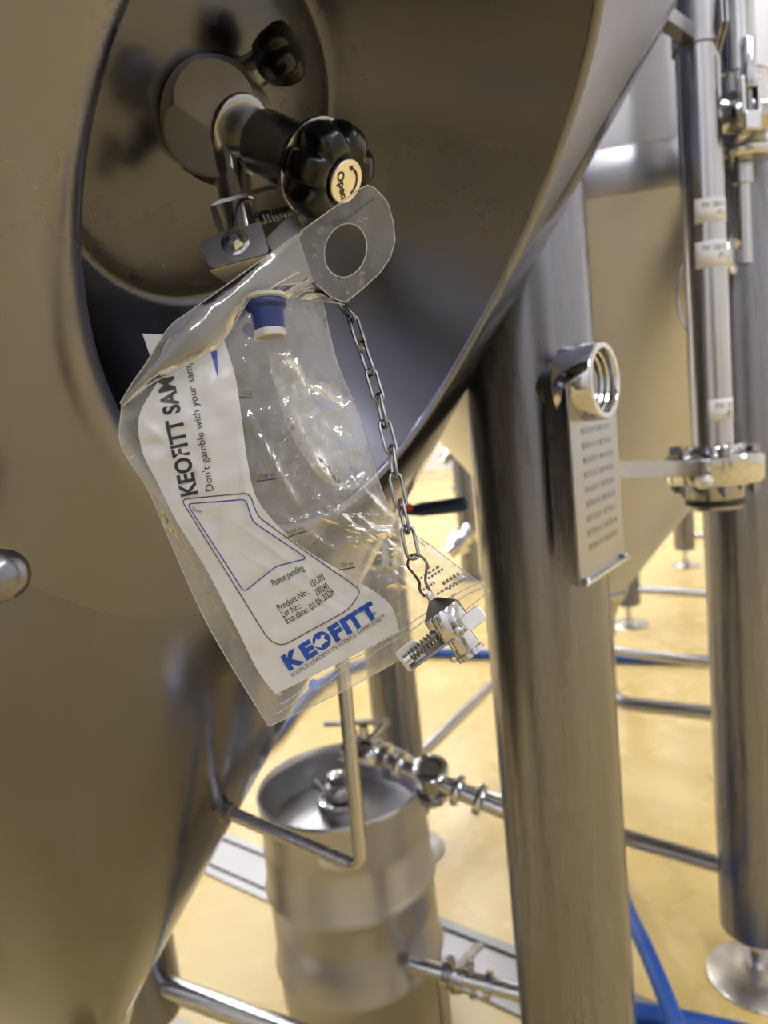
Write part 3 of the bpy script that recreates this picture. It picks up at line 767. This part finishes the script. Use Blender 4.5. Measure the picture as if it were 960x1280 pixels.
# upper small knob
uK = P(348, 70, .53); uB = P(303, 97, .545); ud = (uK - uB).normalized(); ul = (uK - uB).length
MB().lathe(uB, ud, [(.0145, -.015), (.0145, .004), (.012, .006), (.012, ul - .012)], 32).build('upper_neck', 'valve', sv)
kb = MB().lathe(uK, ud, [(.011, -.016), (.0165, -.012), (.0205, -.002), (.0215, .006), (.0195, .012), (.014, .0155), (.006, .0165), (.0005, .0165)], 100)
for i, v_ in enumerate(kb.v):
    ring_i, k = divmod(i, 100)
    if 1 <= ring_i <= 5:
        t = 2 * math.pi * k / 100; f_ = 1 - .22 * (0.5 - 0.5 * math.cos(5 * t)) ** 3
        h = (v_ - uK).dot(ud); kb.v[i] = uK + ud * h + ((v_ - uK) - ud * h) * f_
kb.build('star_knob', 'black', sv, sharp=60)
# outlet tube, down
oA = P(284, 190, .535); oB = P(308, 300, .535); od = (oB - oA).normalized(); ol = (oB - oA).length
MB().lathe(oA, od, [(.0105, -.02), (.0105, .014), (.0098, .016), (.0098, .021), (.0135, .022), (.0135, .040), (.0125, .041), (.0125, ol)], 32).build('outlet_tube', 'chrome', sv)
# clip
clip = thing('spring_clip', 'bent steel spring clip with a bolt, closed around the valve outlet', 'clip', P(292, 345, .51))
def rrect(px_list, d, rad=6, n=4):
    pts = [V((x, y, 0)) for x, y in px_list]; out = []
    for i in range(len(pts)):
        a, c, b = pts[i - 1], pts[i], pts[(i + 1) % len(pts)]
        out += arc(a, c, b, n, rad)
    return [P(q.x, q.y, d(q.x, q.y) if callable(d) else d) for q in out]
MB().prism(rrect([(247, 301), (326, 276), (337, 316), (262, 336)], .512, 9), cf * .0018).build('front_plate', 'plate', clip, bevel=.0004)
MB().prism([P(262, 337, .512), P(338, 317, .512), P(330, 332, .53), P(282, 352, .53)], cf * .0016 - cu * .001).build('bottom_bend', 'plate', clip, bevel=.0004)
MB().prism(rrect([(262, 258), (330, 240), (352, 236), (338, 232), (272, 250)], lambda x, y: .505 + .0009 * (x - 262) * .35, 3), cu * .0015 + cf * .0015).build('top_plate', 'plate', clip, bevel=.0004)
MB().prism(rrect([(263, 256), (268, 255), (279, 288), (274, 292), (266, 276)], .507, 2), cf * .012).build('side_bend', 'darksteel', clip)
bo = MB().lathe(P(294, 303, .512), -cf + cu * .1, [(.0102, -.001), (.0102, .0012), (.0078, .002)], 28).build('washer', 'chrome', clip)
MB().lathe(P(294, 303, .510), -cf + cu * .1 + cr * .05, [(.0072, 0), (.0072, .003), (.0055, .006), (.003, .0072), (.0003, .0074)], 6).build('bolt_head', 'chrome', clip, sharp=20)
def coil(a, b, r, turns, wire, n=12):
    a, b = V(a), V(b); x, y, ax_ = basis(b - a); pts = []
    for i in range(turns * n + 1):
        t = i / (turns * n); an = 2 * math.pi * i / n
        pts.append(a.lerp(b, t) + x * math.cos(an) * r + y * math.sin(an) * r)
    return MB().tube(pts, wire, 6)
coil(P(322, 273, .53), P(366, 264, .52), .0042, 9, .0007).build('spring', 'chain', clip)
MB().tube([P(310, 275, .535), P(372, 262, .52)], .0026, 10).build('screw', 'darksteel', clip)
MB().prism(rrect([(330, 300), (368, 262), (380, 290), (345, 320)], .522, 5), cf * .0016).build('wing_plate', 'plate', clip, bevel=.0004)

# ------------------------------------------------------------------ the sample bag
def hump(t): return max(0.0, math.sin(math.pi * min(1, max(0, t))))
def seg_d(px, py, a, b):
    dx, dy = b[0] - a[0], b[1] - a[1]; l2 = dx * dx + dy * dy
    t = max(0, min(1, ((px - a[0]) * dx + (py - a[1]) * dy) / l2))
    return math.hypot(px - a[0] - t * dx, py - a[1] - t * dy), t
FOLDS = [((308, 520), (368, 628), 5, 2.6), ((318, 560), (330, 640), 4, 1.6), ((300, 555), (312, 650), 6, 1.6), ((352, 450), (372, 470), 8, 3.0),
         ((350, 500), (430, 640), 9, 2.2), ((370, 560), (460, 640), 6, 1.6), ((395, 650), (500, 645), 5, 2.0), ((380, 632), (470, 600), 6, 2.0),
         ((410, 690), (505, 655), 6, 2.2), ((440, 705), (520, 680), 4, 1.5), ((460, 740), (540, 700), 6, 1.8), ((480, 770), (560, 720), 5, 1.6),
         ((375, 470), (440, 500), 9, -2.2), ((395, 510), (440, 545), 10, -2.2), ((415, 560), (460, 590), 12, -2.0), ((185, 600), (300, 800), 5, 1.4),
         ((350, 600), (410, 700), 7, 1.2), ((150, 555), (240, 560), 8, -1.2), ((170, 520), (260, 600), 6, 1.0), ((300, 690), (470, 790), 3, .6), ((290, 650), (440, 760), 3, .5), ((395, 625), (505, 700), 4, 1.8), ((420, 660), (530, 668), 4, 1.8), ((335, 620), (350, 560), 4, 2.2), ((360, 655), (470, 625), 4, 1.6), ((440, 600), (490, 650), 4, 1.6), ((450, 650), (560, 705), 3, 1.4), ((430, 672), (520, 720), 3, 1.4), ((215, 690), (262, 800), 4, 1.2), ((500, 660), (590, 735), 3, 1.6), ((470, 700), (560, 770), 3, 1.6), ((500, 800), (580, 745), 3, 1.8), ((520, 790), (600, 738), 2.5, 1.6), ((400, 860), (500, 812), 2.5, 1.4), ((410, 715), (530, 735), 4, 1.6), ((370, 870), (480, 830), 2.5, 1.2), ((395, 640), (455, 668), 3, 2.0), ((440, 640), (500, 690), 3, 2.0), ((345, 640), (420, 690), 3, 1.6)]
def nz(x, y): return (math.sin(x * .061 + 1.3 * math.sin(y * .043)) * math.cos(y * .052 + math.sin(x * .037)) + .5 * math.sin(x * .13 + y * .11 + 2) * math.sin(y * .09 - x * .05))
def Dbase(x, y): return .412 + .00012 * (x - 300) + .00002 * (y - 600)
def Dfront(x, y):
    d = Dbase(x, y) + .0009 * nz(x, y)
    for a, b, w_, h_ in FOLDS:
        q, t = seg_d(x, y, a, b)
        d -= h_ * .0011 * math.exp(-(q / w_) ** 2) * (.3 + .7 * hump(t * .9 + .05))
    return d
ROWS = [[(152, 506), (215, 466), (285, 412), (340, 370), (402, 372)],
        [(151, 556), (215, 530), (288, 495), (355, 470), (421, 452)],
        [(185, 612), (240, 590), (312, 565), (385, 540), (452, 527)],
        [(212, 675), (270, 660), (345, 645), (420, 640), (488, 636)],
        [(262, 785), (330, 757), (410, 722), (480, 700), (549, 690)],
        [(336, 908), (420, 868), (500, 824), (560, 780), (613, 738)]]
def cr1(p, t):
    n = len(p) - 1; i = min(int(t * n), n - 1); f_ = t * n - i
    q = [p[max(0, i - 1)], p[i], p[i + 1], p[min(n, i + 2)]]
    if i == 0: q[0] = (2 * p[0][0] - p[1][0], 2 * p[0][1] - p[1][1])
    if i == n - 1: q[3] = (2 * p[n][0] - p[n - 1][0], 2 * p[n][1] - p[n - 1][1])
    return tuple(.5 * (2 * q[1][k] + (q[2][k] - q[0][k]) * f_ + (2 * q[0][k] - 5 * q[1][k] + 4 * q[2][k] - q[3][k]) * f_ * f_ + (3 * q[1][k] - q[0][k] - 3 * q[2][k] + q[3][k]) * f_ ** 3) for k in (0, 1))
def net(rows, nu, nv):
    out = []
    for j in range(nv + 1):
        out.append([cr1([cr1([r[c] for r in rows], j / nv) for c in range(len(rows[0]))], i / nu) for i in range(nu + 1)])
    return out
bag = thing('sample_bag', 'clear plastic sampling bag with white printed panel hanging below the valve', 'bag', P(336, 908, .43))
NU, NV = 80, 120
pxs = net(ROWS, NU, NV)
def bulge(i, j): return hump(i / NU) ** 1.0 * hump(j / NV) ** .8
fr = [[P(x, y, Dfront(x, y) - .010 * bulge(i, j)) for i, (x, y) in enumerate(r)] for j, r in enumerate(pxs)]
bk = [[P(x, y, Dbase(x, y) + .0008 + .014 * bulge(i, j) + .0012 * nz(x + 70, y * 1.3)) for i, (x, y) in enumerate(r)] for j, r in enumerate(pxs)]
MB().grid(fr).build('front_sheet', 'film', bag, sharp=180, fix=False)
MB().grid(bk).build('back_sheet', 'filmback', bag, sharp=180, fix=False)
# depth of the front sheet at any pixel: nearest (u,v) on the net
from mathutils.kdtree import KDTree
kd_ = KDTree((NU + 1) * (NV + 1))
for j, r in enumerate(pxs):
    for i, (x, y) in enumerate(r): kd_.insert((x, y, 0), j * (NU + 1) + i)
kd_.balance()
def Dfilm(x, y):
    s = w_ = 0
    for co, idx, dist in kd_.find_n((x, y, 0), 4):
        k = 1 / (dist + .3); j, i = divmod(idx, NU + 1); s += k * bulge(i, j); w_ += k
    return Dfront(x, y) - .010 * s / w_
def on_bag(x, y, e): return P(x, y, Dfilm(x, y) + e)
# whitish wrinkle sheen of the film as an added sheet, its reflections cut out
LROWS = [[(336, 438), (346, 441), (356, 447)], [(338, 462), (380, 466), (416, 478)], [(348, 500), (392, 505), (432, 510)], [(362, 540), (405, 548), (446, 556)], [(386, 580), (424, 588), (466, 590)], [(408, 604), (436, 612), (458, 606)]]
ln = net(LROWS, 36, 70); HO = [((392, 466), 22, 9, .35), ((408, 500), 16, 13, .2), ((428, 552), 15, 8, -.15), ((434, 592), 20, 11, -.35)]
m = MB().grid([[P(x, y, Dbase(x, y) + .002 + .0016 * nz(x * 2.3, y * 2.0)) for x, y in r] for r in ln])
keep = []
for f_ in m.f:
    j, i = divmod(f_[0], 37); x, y = ln[j][i]; bad = False
    for (c_, a_, b_, t_) in HO:
        dx, dy = x - c_[0], y - c_[1]; u1 = dx * math.cos(t_) + dy * math.sin(t_); v1 = -dx * math.sin(t_) + dy * math.cos(t_)
        if (u1 / a_) ** 2 + (v1 / b_) ** 2 < 1: bad = True
    if not bad: keep.append(f_)
m.f = keep; m.build('wrinkle_sheen', 'sheen', bag, sharp=180, fix=False)
# edge welds
edge = [r[0] for r in pxs] + pxs[-1][1:] + [r[-1] for r in reversed(pxs[:-1])]
MB().tube([P(x, y, Dbase(x, y) + .0004) for x, y in edge], .00035, 6).build('seal_seam', 'milky', bag)
in1 = [cr1([r[0] for r in pxs[k:k + 1]] * 2, 0) for k in range(0)]
sl = []
for a, b in (((343, 893), (606, 731)), ((350, 880), (598, 727))):
    sl.append([(a[0] + (b[0] - a[0]) * i / 30, a[1] + (b[1] - a[1]) * i / 30 + 6 * math.sin(i * 1.1) * .25) for i in range(31)])
for q in sl: MB().tube([on_bag(x, y, -.0002) for x, y in q], .0004, 6).build('weld_line', 'milky', bag)
# white printed panel
PROWS = [[(199, 474), (238, 452), (280, 424)], [(174, 520), (236, 497), (294, 470)], [(178, 565), (240, 545), (302, 522)], [(198, 606), (254, 595), (310, 580)],
         [(221, 652), (274, 640), (324, 628)], [(258, 712), (312, 690), (370, 678)], [(296, 786), (360, 750), (440, 722)], [(322, 838), (400, 795), (486, 754)], [(344, 868), (425, 828), (500, 790)]]
pp = net(PROWS, 40, 90)
# round the lower corners
MB().grid([[on_bag(x, y, -.0004) for x, y in r] for r in pp]).build('printed_panel', 'panel', bag, sharp=180, fix=False)
MB().prism([P(344, 866, Dbase(344, 866) + .001), P(352, 866, Dbase(344, 866) + .001), P(353, 869, Dbase(344, 866) + .001), P(347, 869, Dbase(344, 866) + .001)], cf * .0002).build('panel_corner', 'panel', bag)

def print_text(body, x0, y0, x1, y1, hpx, mat='ink', off=0.0, shear=0.0, spacing=1.0, name='lettering', e=-.0008):
    vs, fs = text_mesh(body, 1.0, off, shear, spacing)
    mn = min(v.x for v in vs); vs = [V((v.x - mn, v.y, 0)) for v in vs]
    w = max(v.x for v in vs); L_ = math.hypot(x1 - x0, y1 - y0); dx, dy = (x1 - x0) / L_, (y1 - y0) / L_
    ux, uy = dy, -dx            # up in the image
    m = MB()
    for v in vs:
        a = v.x / w * L_; b = v.y * hpx / .7
        m.v.append(on_bag(x0 + dx * a + ux * b, y0 + dy * a + uy * b, e))
    m.f = fs
    return m.build(name, mat, bag, fix=False)
def print_line(pts, wpx, mat, closed=False, name='printed_line', e=-.0008, n=8):
    q = []
    pts = list(pts) + ([pts[0]] if closed else [])
    for i in range(len(pts) - 1):
        for k in range(n): q.append((pts[i][0] + (pts[i + 1][0] - pts[i][0]) * k / n, pts[i][1] + (pts[i + 1][1] - pts[i][1]) * k / n))
    q.append(pts[-1]); r1, r2 = [], []
    for i, (x, y) in enumerate(q):
        a = q[max(0, i - 1)]; b = q[min(len(q) - 1, i + 1)]
        l_ = math.hypot(b[0] - a[0], b[1] - a[1]) or 1; nx_, ny_ = -(b[1] - a[1]) / l_ * wpx / 2, (b[0] - a[0]) / l_ * wpx / 2
        r1.append(on_bag(x + nx_, y + ny_, e)); r2.append(on_bag(x - nx_, y - ny_, e))
    return MB().grid([r1, r2]).build(name, mat, bag, fix=False)
def rpoly(pts, rad=10, n=5):
    out = []
    for i in range(len(pts)):
        a, c, b = [V((p[0], p[1], 0)) for p in (pts[i - 1], pts[i], pts[(i + 1) % len(pts)])]
        out += [(q.x, q.y) for q in arc(a, c, b, n, rad)]
    return out
print_text('KEOFITT SAM', 247, 617, 216, 470, 21, off=.03, spacing=1.02)
print_text("Don't gamble with your samp", 267, 613, 238, 450, 9.5, 'ink', spacing=1.0)
print_text('Patent pending', 342, 733, 381, 712, 8.5, 'ink', off=.006)
print_text('Product No.:', 349, 764, 387, 742, 8.5, 'ink', off=.006)
print_text('151300', 391, 734, 407, 724, 8.5, 'ink', off=.006)
print_text('Lot No.:', 354, 772, 377, 760, 8.5, 'ink', off=.006)
print_text('250240', 396, 745, 412, 735, 8.5, 'ink', off=.006)
print_text('Exp.date:', 359, 780, 386, 765, 8.5, 'ink', off=.006)
print_text('01.05.2028', 390, 763, 419, 742, 8.5, 'ink', off=.006)
# company logo, the O drawn as a ring with an arrow
def lerp2(t): return (361 + (474 - 361) * t, 838 + (768 - 838) * t)
ang = math.atan2(768 - 838, 474 - 361)
for ch, a, b in (('K', 0, .175), ('E', .19, .32), ('F', .515, .63), ('I', .645, .70), ('T', .70, .845), ('T', .85, 1.0)):
    p, q = lerp2(a), lerp2(b); print_text(ch, p[0], p[1], q[0], q[1], 19, 'blueink', off=.065, name='logo_letter')
oc = lerp2(.41); oc = (oc[0] + math.sin(ang) * 10, oc[1] - math.cos(ang) * 10)
m = MB(); m.v = [on_bag(oc[0], oc[1], -.0008)] + [on_bag(oc[0] + 11.5 * math.cos(t), oc[1] + 11.5 * math.sin(t), -.0008) for t in [2 * math.pi * k / 32 for k in range(32)]]
m.f = [(0, 1 + k, 1 + (k + 1) % 32) for k in range(32)]; m.build('logo_letter', 'blueink', bag, fix=False)
def lg(a, b):   # logo local -> pixel
    return (oc[0] + math.cos(ang) * a + math.sin(ang) * b, oc[1] + math.sin(ang) * a - math.cos(ang) * b)
for poly in ([(-12, -1), (-4, 6.5), (-4, 3), (4, 3), (4, -1)], [(-12, -1), (-4, -8), (-4, -4.5), (2, -4.5), (2, -1)], [(2, 6), (7, 4), (3, .5), (7, -4), (0, -3.5)]):
    m = MB(); m.v = [on_bag(*lg(a, b), -.0011) for a, b in poly]; m.f = [tuple(range(len(poly)))]; m.build('logo_arrow', 'panel', bag, fix=False)
print_text('®', 467, 770, 471, 767, 4, 'blueink', name='logo_letter')
print_text('WORLD LEADERS IN STERILE SAMPLING™', 365, 847, 482, 772, 5.2, 'ink', spacing=1.15)
# frames
print_line(rpoly([(226, 624), (312, 616), (322, 645), (383, 690), (452, 738), (436, 762), (352, 808), (336, 800)], 9), 1.3, 'inkgrey', True)
print_line(rpoly([(234, 630), (307, 624), (316, 652), (384, 698), (345, 708), (305, 740)], 6), 1.3, 'blueink', True)
print_text('Note:', 240, 638, 252, 642, 4.5, 'inkgrey')
# blue wedge
m = MB(); m.v = [on_bag(*p, -.0008) for p in ((263, 440), (271, 438), (273, 474))]; m.f = [(0, 1, 2)]; m.build('printed_wedge', 'blueink', bag, fix=False)
# graduation marks
for body, x, y, ang_, ln in (('-1000', 299, 496, 3, 17), ('-750 ml', 320, 602, -9, 26), ('-500 ml', 355, 673, -18, 30), ('-250 ml', 422, 713, -10, 22)):
    ca_, sa_ = math.cos(math.radians(ang_)), math.sin(math.radians(ang_))
    print_line([(x, y), (x + ln * ca_, y + ln * sa_)], 1.3, 'ink', name='graduation_line')
    print_text(body, x + 3 * ca_ + 3 * sa_, y + 3 * sa_ - 3 * ca_, x + (ln - 2) * ca_ + 3 * sa_, y + (ln - 2) * sa_ - 3 * ca_, 5, 'inkgrey', name='graduation_text')
# rear print at the lower right, seen through the film
for i, (x, y, l, mt) in enumerate(((524, 722, 30, 'inkgrey'), (534, 722, 24, 'blueink'), (528, 736, 18, 'inkgrey'), (552, 728, 26, 'ink'), (545, 742, 30, 'inkgrey'), (560, 735, 26, 'inkgrey'), (552, 752, 22, 'inkgrey'))):
    for k in range(5):
        x0, y0 = x + l * k / 5 * .84, y - l * k / 5 * .54
        x1, y1 = x + l * (k + .72) / 5 * .84, y - l * (k + .72) / 5 * .54
        m = MB(); h_ = 3.2 if mt != 'ink' else 4.5
        m.v = [P(a, b, Dbase(a, b) + .0006) for a, b in ((x0, y0), (x1, y1), (x1 + .54 * h_, y1 + .84 * h_), (x0 + .54 * h_, y0 + .84 * h_))]
        m.f = [(0, 1, 2, 3)]
        if k == 0: acc = MB()
        i0 = len(acc.v); acc.v += m.v; acc.f.append((i0, i0 + 1, i0 + 2, i0 + 3))
    acc.build('rear_print', mt, bag, fix=False)
# pale blue dot in the lower margin
m = MB(); m.v = [on_bag(392 + 6 * math.cos(t), 856 + 7 * math.sin(t), -.0008) for t in [2 * math.pi * k / 20 for k in range(20)]]; m.f = [tuple(range(20))]
m.build('printed_dot', plain('pale_blue_ink', (.22, .30, .62), .5), bag, fix=False)

# folded top strip and its tab with a round hole
def Dflap(x, y): return Dbase(x, y) - .004 + .0004 * nz(x * 1.4, y * 1.4) - .003 * math.exp(-((x - 230) / 60) ** 2)
UP = [(150, 504), (166, 478), (182, 455), (211, 410), (239, 388), (314, 334), (372, 292)]
LO = [(152, 508), (176, 490), (199, 474), (258, 443), (282, 422), (322, 366), (392, 352)]
def resample(p, n):
    return [cr1(p, i / n) for i in range(n + 1)]
ua, la = resample(UP, 60), resample(LO, 60)
rows = []
for k in range(13):
    t = k / 12
    rows.append([P(a[0] + (b[0] - a[0]) * t, a[1] + (b[1] - a[1]) * t, Dflap(a[0] + (b[0] - a[0]) * t, a[1] + (b[1] - a[1]) * t) - .006 * hump(t) * hump(i / 60)) for i, (a, b) in enumerate(zip(ua, la))])
MB().grid(rows).build('folded_strip', 'strip', bag, sharp=180, fix=False)
hc = (432, 313)
outer = [(372, 292), (414, 262), (447, 238), (458, 231), (468, 234), (484, 252), (491, 275), (494, 300), (488, 322), (474, 342), (452, 362), (432, 378), (415, 372), (392, 352), (378, 322)]
def hit(t):
    dx, dy = math.cos(t), math.sin(t); best = 1e9
    for i in range(len(outer)):
        a, b = outer[i - 1], outer[i]; ex, ey = b[0] - a[0], b[1] - a[1]; den = dx * ey - dy * ex
        if abs(den) < 1e-9: continue
        s_ = ((a[0] - hc[0]) * ey - (a[1] - hc[1]) * ex) / den; q = ((a[0] - hc[0]) * dy - (a[1] - hc[1]) * dx) / den
        if s_ > 0 and -1e-6 <= q <= 1 + 1e-6: best = min(best, s_)
    return best
rows = []
tt = [2 * math.pi * k / 96 for k in range(96)]
for k in range(9):
    f_ = k / 8; row = []
    for t in tt:
        he = 1 / math.sqrt((math.cos(t - .25) / 26) ** 2 + (math.sin(t - .25) / 34) ** 2)
        r_ = he + (hit(t) - he) * f_
        x, y = hc[0] + r_ * math.cos(t), hc[1] + r_ * math.sin(t)
        row.append(P(x, y, Dflap(x, y)))
    rows.append(row)
MB().grid(rows, closed=True).build('hanging_tab', 'tab', bag, sharp=180, fix=False)
MB().tube(rows[0], .00035, 6, closed=True).build('tab_hole_rim', 'milky', bag)
MB().tube([rows[-1][k % 96] for k in range(54, 96 + 36)], .00035, 6).build('tab_edge', 'milky', bag)
MB().tube([P(*q, Dflap(*q)) for q in ua], .0004, 6).build('strip_edge', 'milky', bag)
MB().tube([P(*q, Dflap(*q)) for q in la], .0004, 6).build('strip_edge', 'milky', bag)
m = MB()
for x0, y0, x1, y1 in ((418, 284, 440, 268), (440, 268, 468, 248)):
    m.tube([P(x0, y0, Dflap(x0, y0) - .0003), P(x1, y1, Dflap(x1, y1) - .0003)], .0005, 6)
m.build('tab_crease', 'inkgrey', bag)
# marks of the print seen through the fold
for body, x0, y0, x1, y1 in (('BAG', 248, 414, 278, 395),):
    vs, fs = text_mesh(body, 1.0, .02); w = max(v.x for v in vs); L_ = math.hypot(x1 - x0, y1 - y0); dx, dy = (x1 - x0) / L_, (y1 - y0) / L_
    m = MB()
    for v in vs:
        a = v.x / w * L_; b = v.y * 10; x, y = x0 + dx * a + dy * b, y0 + dy * a - dx * b
        m.v.append(P(x, y, Dflap(x, y) - .003))
    m.f = fs; m.build('fold_print', 'inkgrey', bag, fix=False)
# milky gusset under the tab
GR = [[(302, 384), (320, 362), (366, 339)], [(330, 378), (350, 362), (380, 343)], [(372, 374), (385, 366), (400, 366)], [(402, 378), (418, 379), (432, 381)]]
MB().grid([[P(x, y, Dbase(x, y) - .002 + .004 * math.sin(i)) for x, y in r] for i, r in enumerate(net(GR, 12, 24))]).build('gusset', 'milky', bag, sharp=180, fix=False)
# spout cap
c0 = P(332, 378, .413); c1 = P(338, 421, .413); cd_ = (c1 - c0).normalized(); cl_ = (c1 - c0).length
MB().lathe(c0, cd_, [(.010, -.004), (.0132, -.003), (.0134, -.001), (.012, .0)], 32).build('spout_collar', 'whitecap', bag)
sc = MB().lathe(c0, cd_, [(.0118, .000), (.0124, .001), (.0122, .003), (.0100, .005), (.0090, cl_ - .002)], 36, lobes=lambda t: 1 + .01 * math.sin(t * 18)).build('spout_cap', 'bluecap', bag)
MB().lathe(c0, cd_, [(.0090, cl_ - .004), (.0096, cl_ - .002), (.0096, cl_ + .0005), (.0085, cl_ + .001), (.008, cl_ - .0005)], 36).build('cap_rim', 'whitecap', sc)
MB().lathe(P(312, 413, .412), -cf * .6 + cr * .7 + cu * .2, [(.0005, -.0012), (.0042, -.001), (.0045, 0), (.0042, .001), (.0005, .0012)], 20).build('cap_tether', 'bluecap', sc)
# rear corner of white film behind the strip
m = MB(); m.prism([P(178, 417, .424), P(205, 418, .424), P(190, 452, .422)], cf * .0004); m.build('rear_panel_corner', 'panel', bag)
# water drops
m = MB(); rnd = random.Random(3)
for i in range(46):
    if i < 20:
        a = rnd.uniform(0, 6.28); rr_ = rnd.uniform(36, 52); x, y = hc[0] + rr_ * .8 * math.cos(a), hc[1] + rr_ * math.sin(a)
        if not (x - 372) * .62 + (y - 292) > 6: continue
        q = P(x, y, Dflap(x, y) - .0002)
    else:
        t = rnd.random(); x, y = 320 + t * 70 + rnd.uniform(-12, 25), 480 + t * 140 + rnd.uniform(-15, 15); q = on_bag(x, y, -.0002)
    m.sphere(q, rnd.uniform(.0008, .0018), 8, 6)
dro = m.build('water_drops', 'glass', bag, sharp=180); dro['kind'] = 'stuff'

# ------------------------------------------------------------------ chain with end cap
LK = [(425, 378), (441, 398), (452, 432), (464, 466), (473, 497), (481, 530), (489, 562), (494, 596), (501, 630), (509, 662), (516, 694)]
ch = thing('chain', 'thin steel link chain hanging down in front of the bag', 'chain', P(516, 700, .405))
def link_mesh(a, b, side, name='link'):
    a, b = V(a), V(b); d_ = (b - a).normalized(); l_ = (b - a).length
    s_ = (side - d_ * side.dot(d_)).normalized()
    hw = .0036; wr = .00105; hl = l_ / 2 + .0016 - hw + .0006; c = (a + b) / 2; pts = []
    for k in range(9): t = math.pi * k / 8; pts.append(c + d_ * (hl + hw * math.sin(t)) + s_ * (hw * math.cos(t)))
    for k in range(9): t = math.pi + math.pi * k / 8; pts.append(c + d_ * (-hl + hw * math.sin(t)) + s_ * (hw * math.cos(t)))
    return MB().tube(pts, wr, 10, closed=True).build(name, 'chain', ch)
nlk = len(LK)
PTS = [P(x, y, .445 - .045 * i / (nlk - 1)) for i, (x, y) in enumerate(LK)]
for i in range(nlk - 1):
    d_ = (PTS[i + 1] - PTS[i]).normalized()
    base = cr * (1 if i % 2 else .35) + cf * (.35 if i % 2 else -1)
    if i in (1, 3): base = cr * .8 + cf * (.6 if i == 1 else .4)
    if i in (2,): base = cr * .55 - cf * .8
    link_mesh(PTS[i], PTS[i + 1], base)
# top of chain runs back to the valve outlet
MB().tube(smooth([PTS[0], P(405, 366, .46), P(370, 350, .49), P(330, 318, .52)], 6), .001, 8).build('anchor_wire', 'chain', ch)
cp = thing('end_cap', 'steel protective cap with sprung clip hanging from the end of the chain', 'cap', P(560, 845, .40))
dc = .400
def Q(x, y, dz=0): return P(x, y, dc + dz)
# hook wire
MB().tube(smooth([Q(531, 746), Q(525, 738), Q(524, 728), Q(517, 717), Q(510, 708), Q(512, 697), Q(519, 693), Q(527, 696), Q(533, 703), Q(533, 714), Q(532, 727), Q(537, 737), Q(541, 744)], 6), .00085, 8).build('hook', 'chain', cp)
MB().tube(smooth([Q(527, 696, -.001), Q(533, 703, -.002), Q(536, 711, -.002)], 5), .0007, 8).build('hook_tail', 'chain', cp)
ca0 = Q(536, 743, .0); ca1 = Q(590, 818, .0); cad = ((ca1 - ca0).normalized() - cf * .12).normalized()
u_ = .400 / F_PX
MB().lathe(ca0, cad, [(5 * u_, -3 * u_), (5.5 * u_, 0), (5 * u_, 8 * u_), (8 * u_, 10 * u_)], 24).build('stem', 'chrome', cp)
MB().lathe(ca0, cad, [(6 * u_, 8 * u_), (24 * u_, 24 * u_), (25 * u_, 26 * u_)], 40).build('shoulder', 'darksteel', cp)
MB().lathe(ca0, cad, [(24.6 * u_, 25 * u_), (25.6 * u_, 27 * u_), (25.6 * u_, 56 * u_), (24 * u_, 59 * u_), (17 * u_, 60 * u_)], 48).build('body', 'chrome', cp)
MB().lathe(ca0, cad, [(17 * u_, 60 * u_), (17 * u_, 82 * u_), (16 * u_, 84 * u_), (19 * u_, 85 * u_), (19 * u_, 91 * u_), (13 * u_, 92 * u_)], 40).build('ferrule_end', 'chrome', cp)
# clip: flat strip across, bent up at both ends
cx_ = cad.cross(-cf).normalized()      # across the cap
if cx_.dot(cr) < 0: cx_ = -cx_
st0 = Q(514, 838, -.010); st1 = Q(596, 778, -.012)
sdir = (st1 - st0).normalized(); sn = (sdir.cross(cf)).normalized()
MB().box((st0 + st1) / 2 + cf * .012, (st1 - st0) / 2, cf * .011, sn * .0008).build('clip_strip', 'plate', cp, bevel=.0004)
def tabplate(cpx, w_px, h_px, ang_, d, name):
    ca_, sa_ = math.cos(ang_), math.sin(ang_)
    pts = [(-w_px, -h_px), (w_px, -h_px), (w_px, h_px), (-w_px, h_px)]
    poly = [(cpx[0] + a * ca_ - b * sa_, cpx[1] + a * sa_ + b * ca_) for a, b in pts]
    MB().prism(rrect(poly, d, 6), cf * .0014).build(name, 'vbody', cp, bevel=.0005)
tabplate((592, 773), 15, 11, math.radians(-38), lambda x, y: dc - .018 - (y - 773) * .00008 - (x - 592) * .0001, 'thumb_tab')
tabplate((514, 820), 15, 16, math.radians(-38), dc - .004, 'thumb_plate')
coil(Q(510, 823, -.006), Q(546, 792, -.004), .0030, 9, .0006).build('spring', 'chain', cp)
MB().tube([Q(508, 825, -.006), Q(548, 790, -.004)], .0021, 12).build('screw', 'darksteel', cp)
MB().lathe(Q(512, 822, -.006), (Q(546, 792) - Q(510, 823)), [(.004, -.003), (.004, .001), (.0032, .0015)], 12).build('screw_nut', 'chrome', cp)
MB().lathe(Q(574, 790, -.021), -cf, [(.0026, -.002), (.0026, .0015), (.0018, .002)], 16).build('rivet', 'rod', cp)
MB().sphere(Q(567, 824, -.008), .0022, 12, 8).build('latch_pin', 'chrome', cp)

# tidy helper properties
for o in bpy.data.objects:
    if '_o' in o: del o['_o']
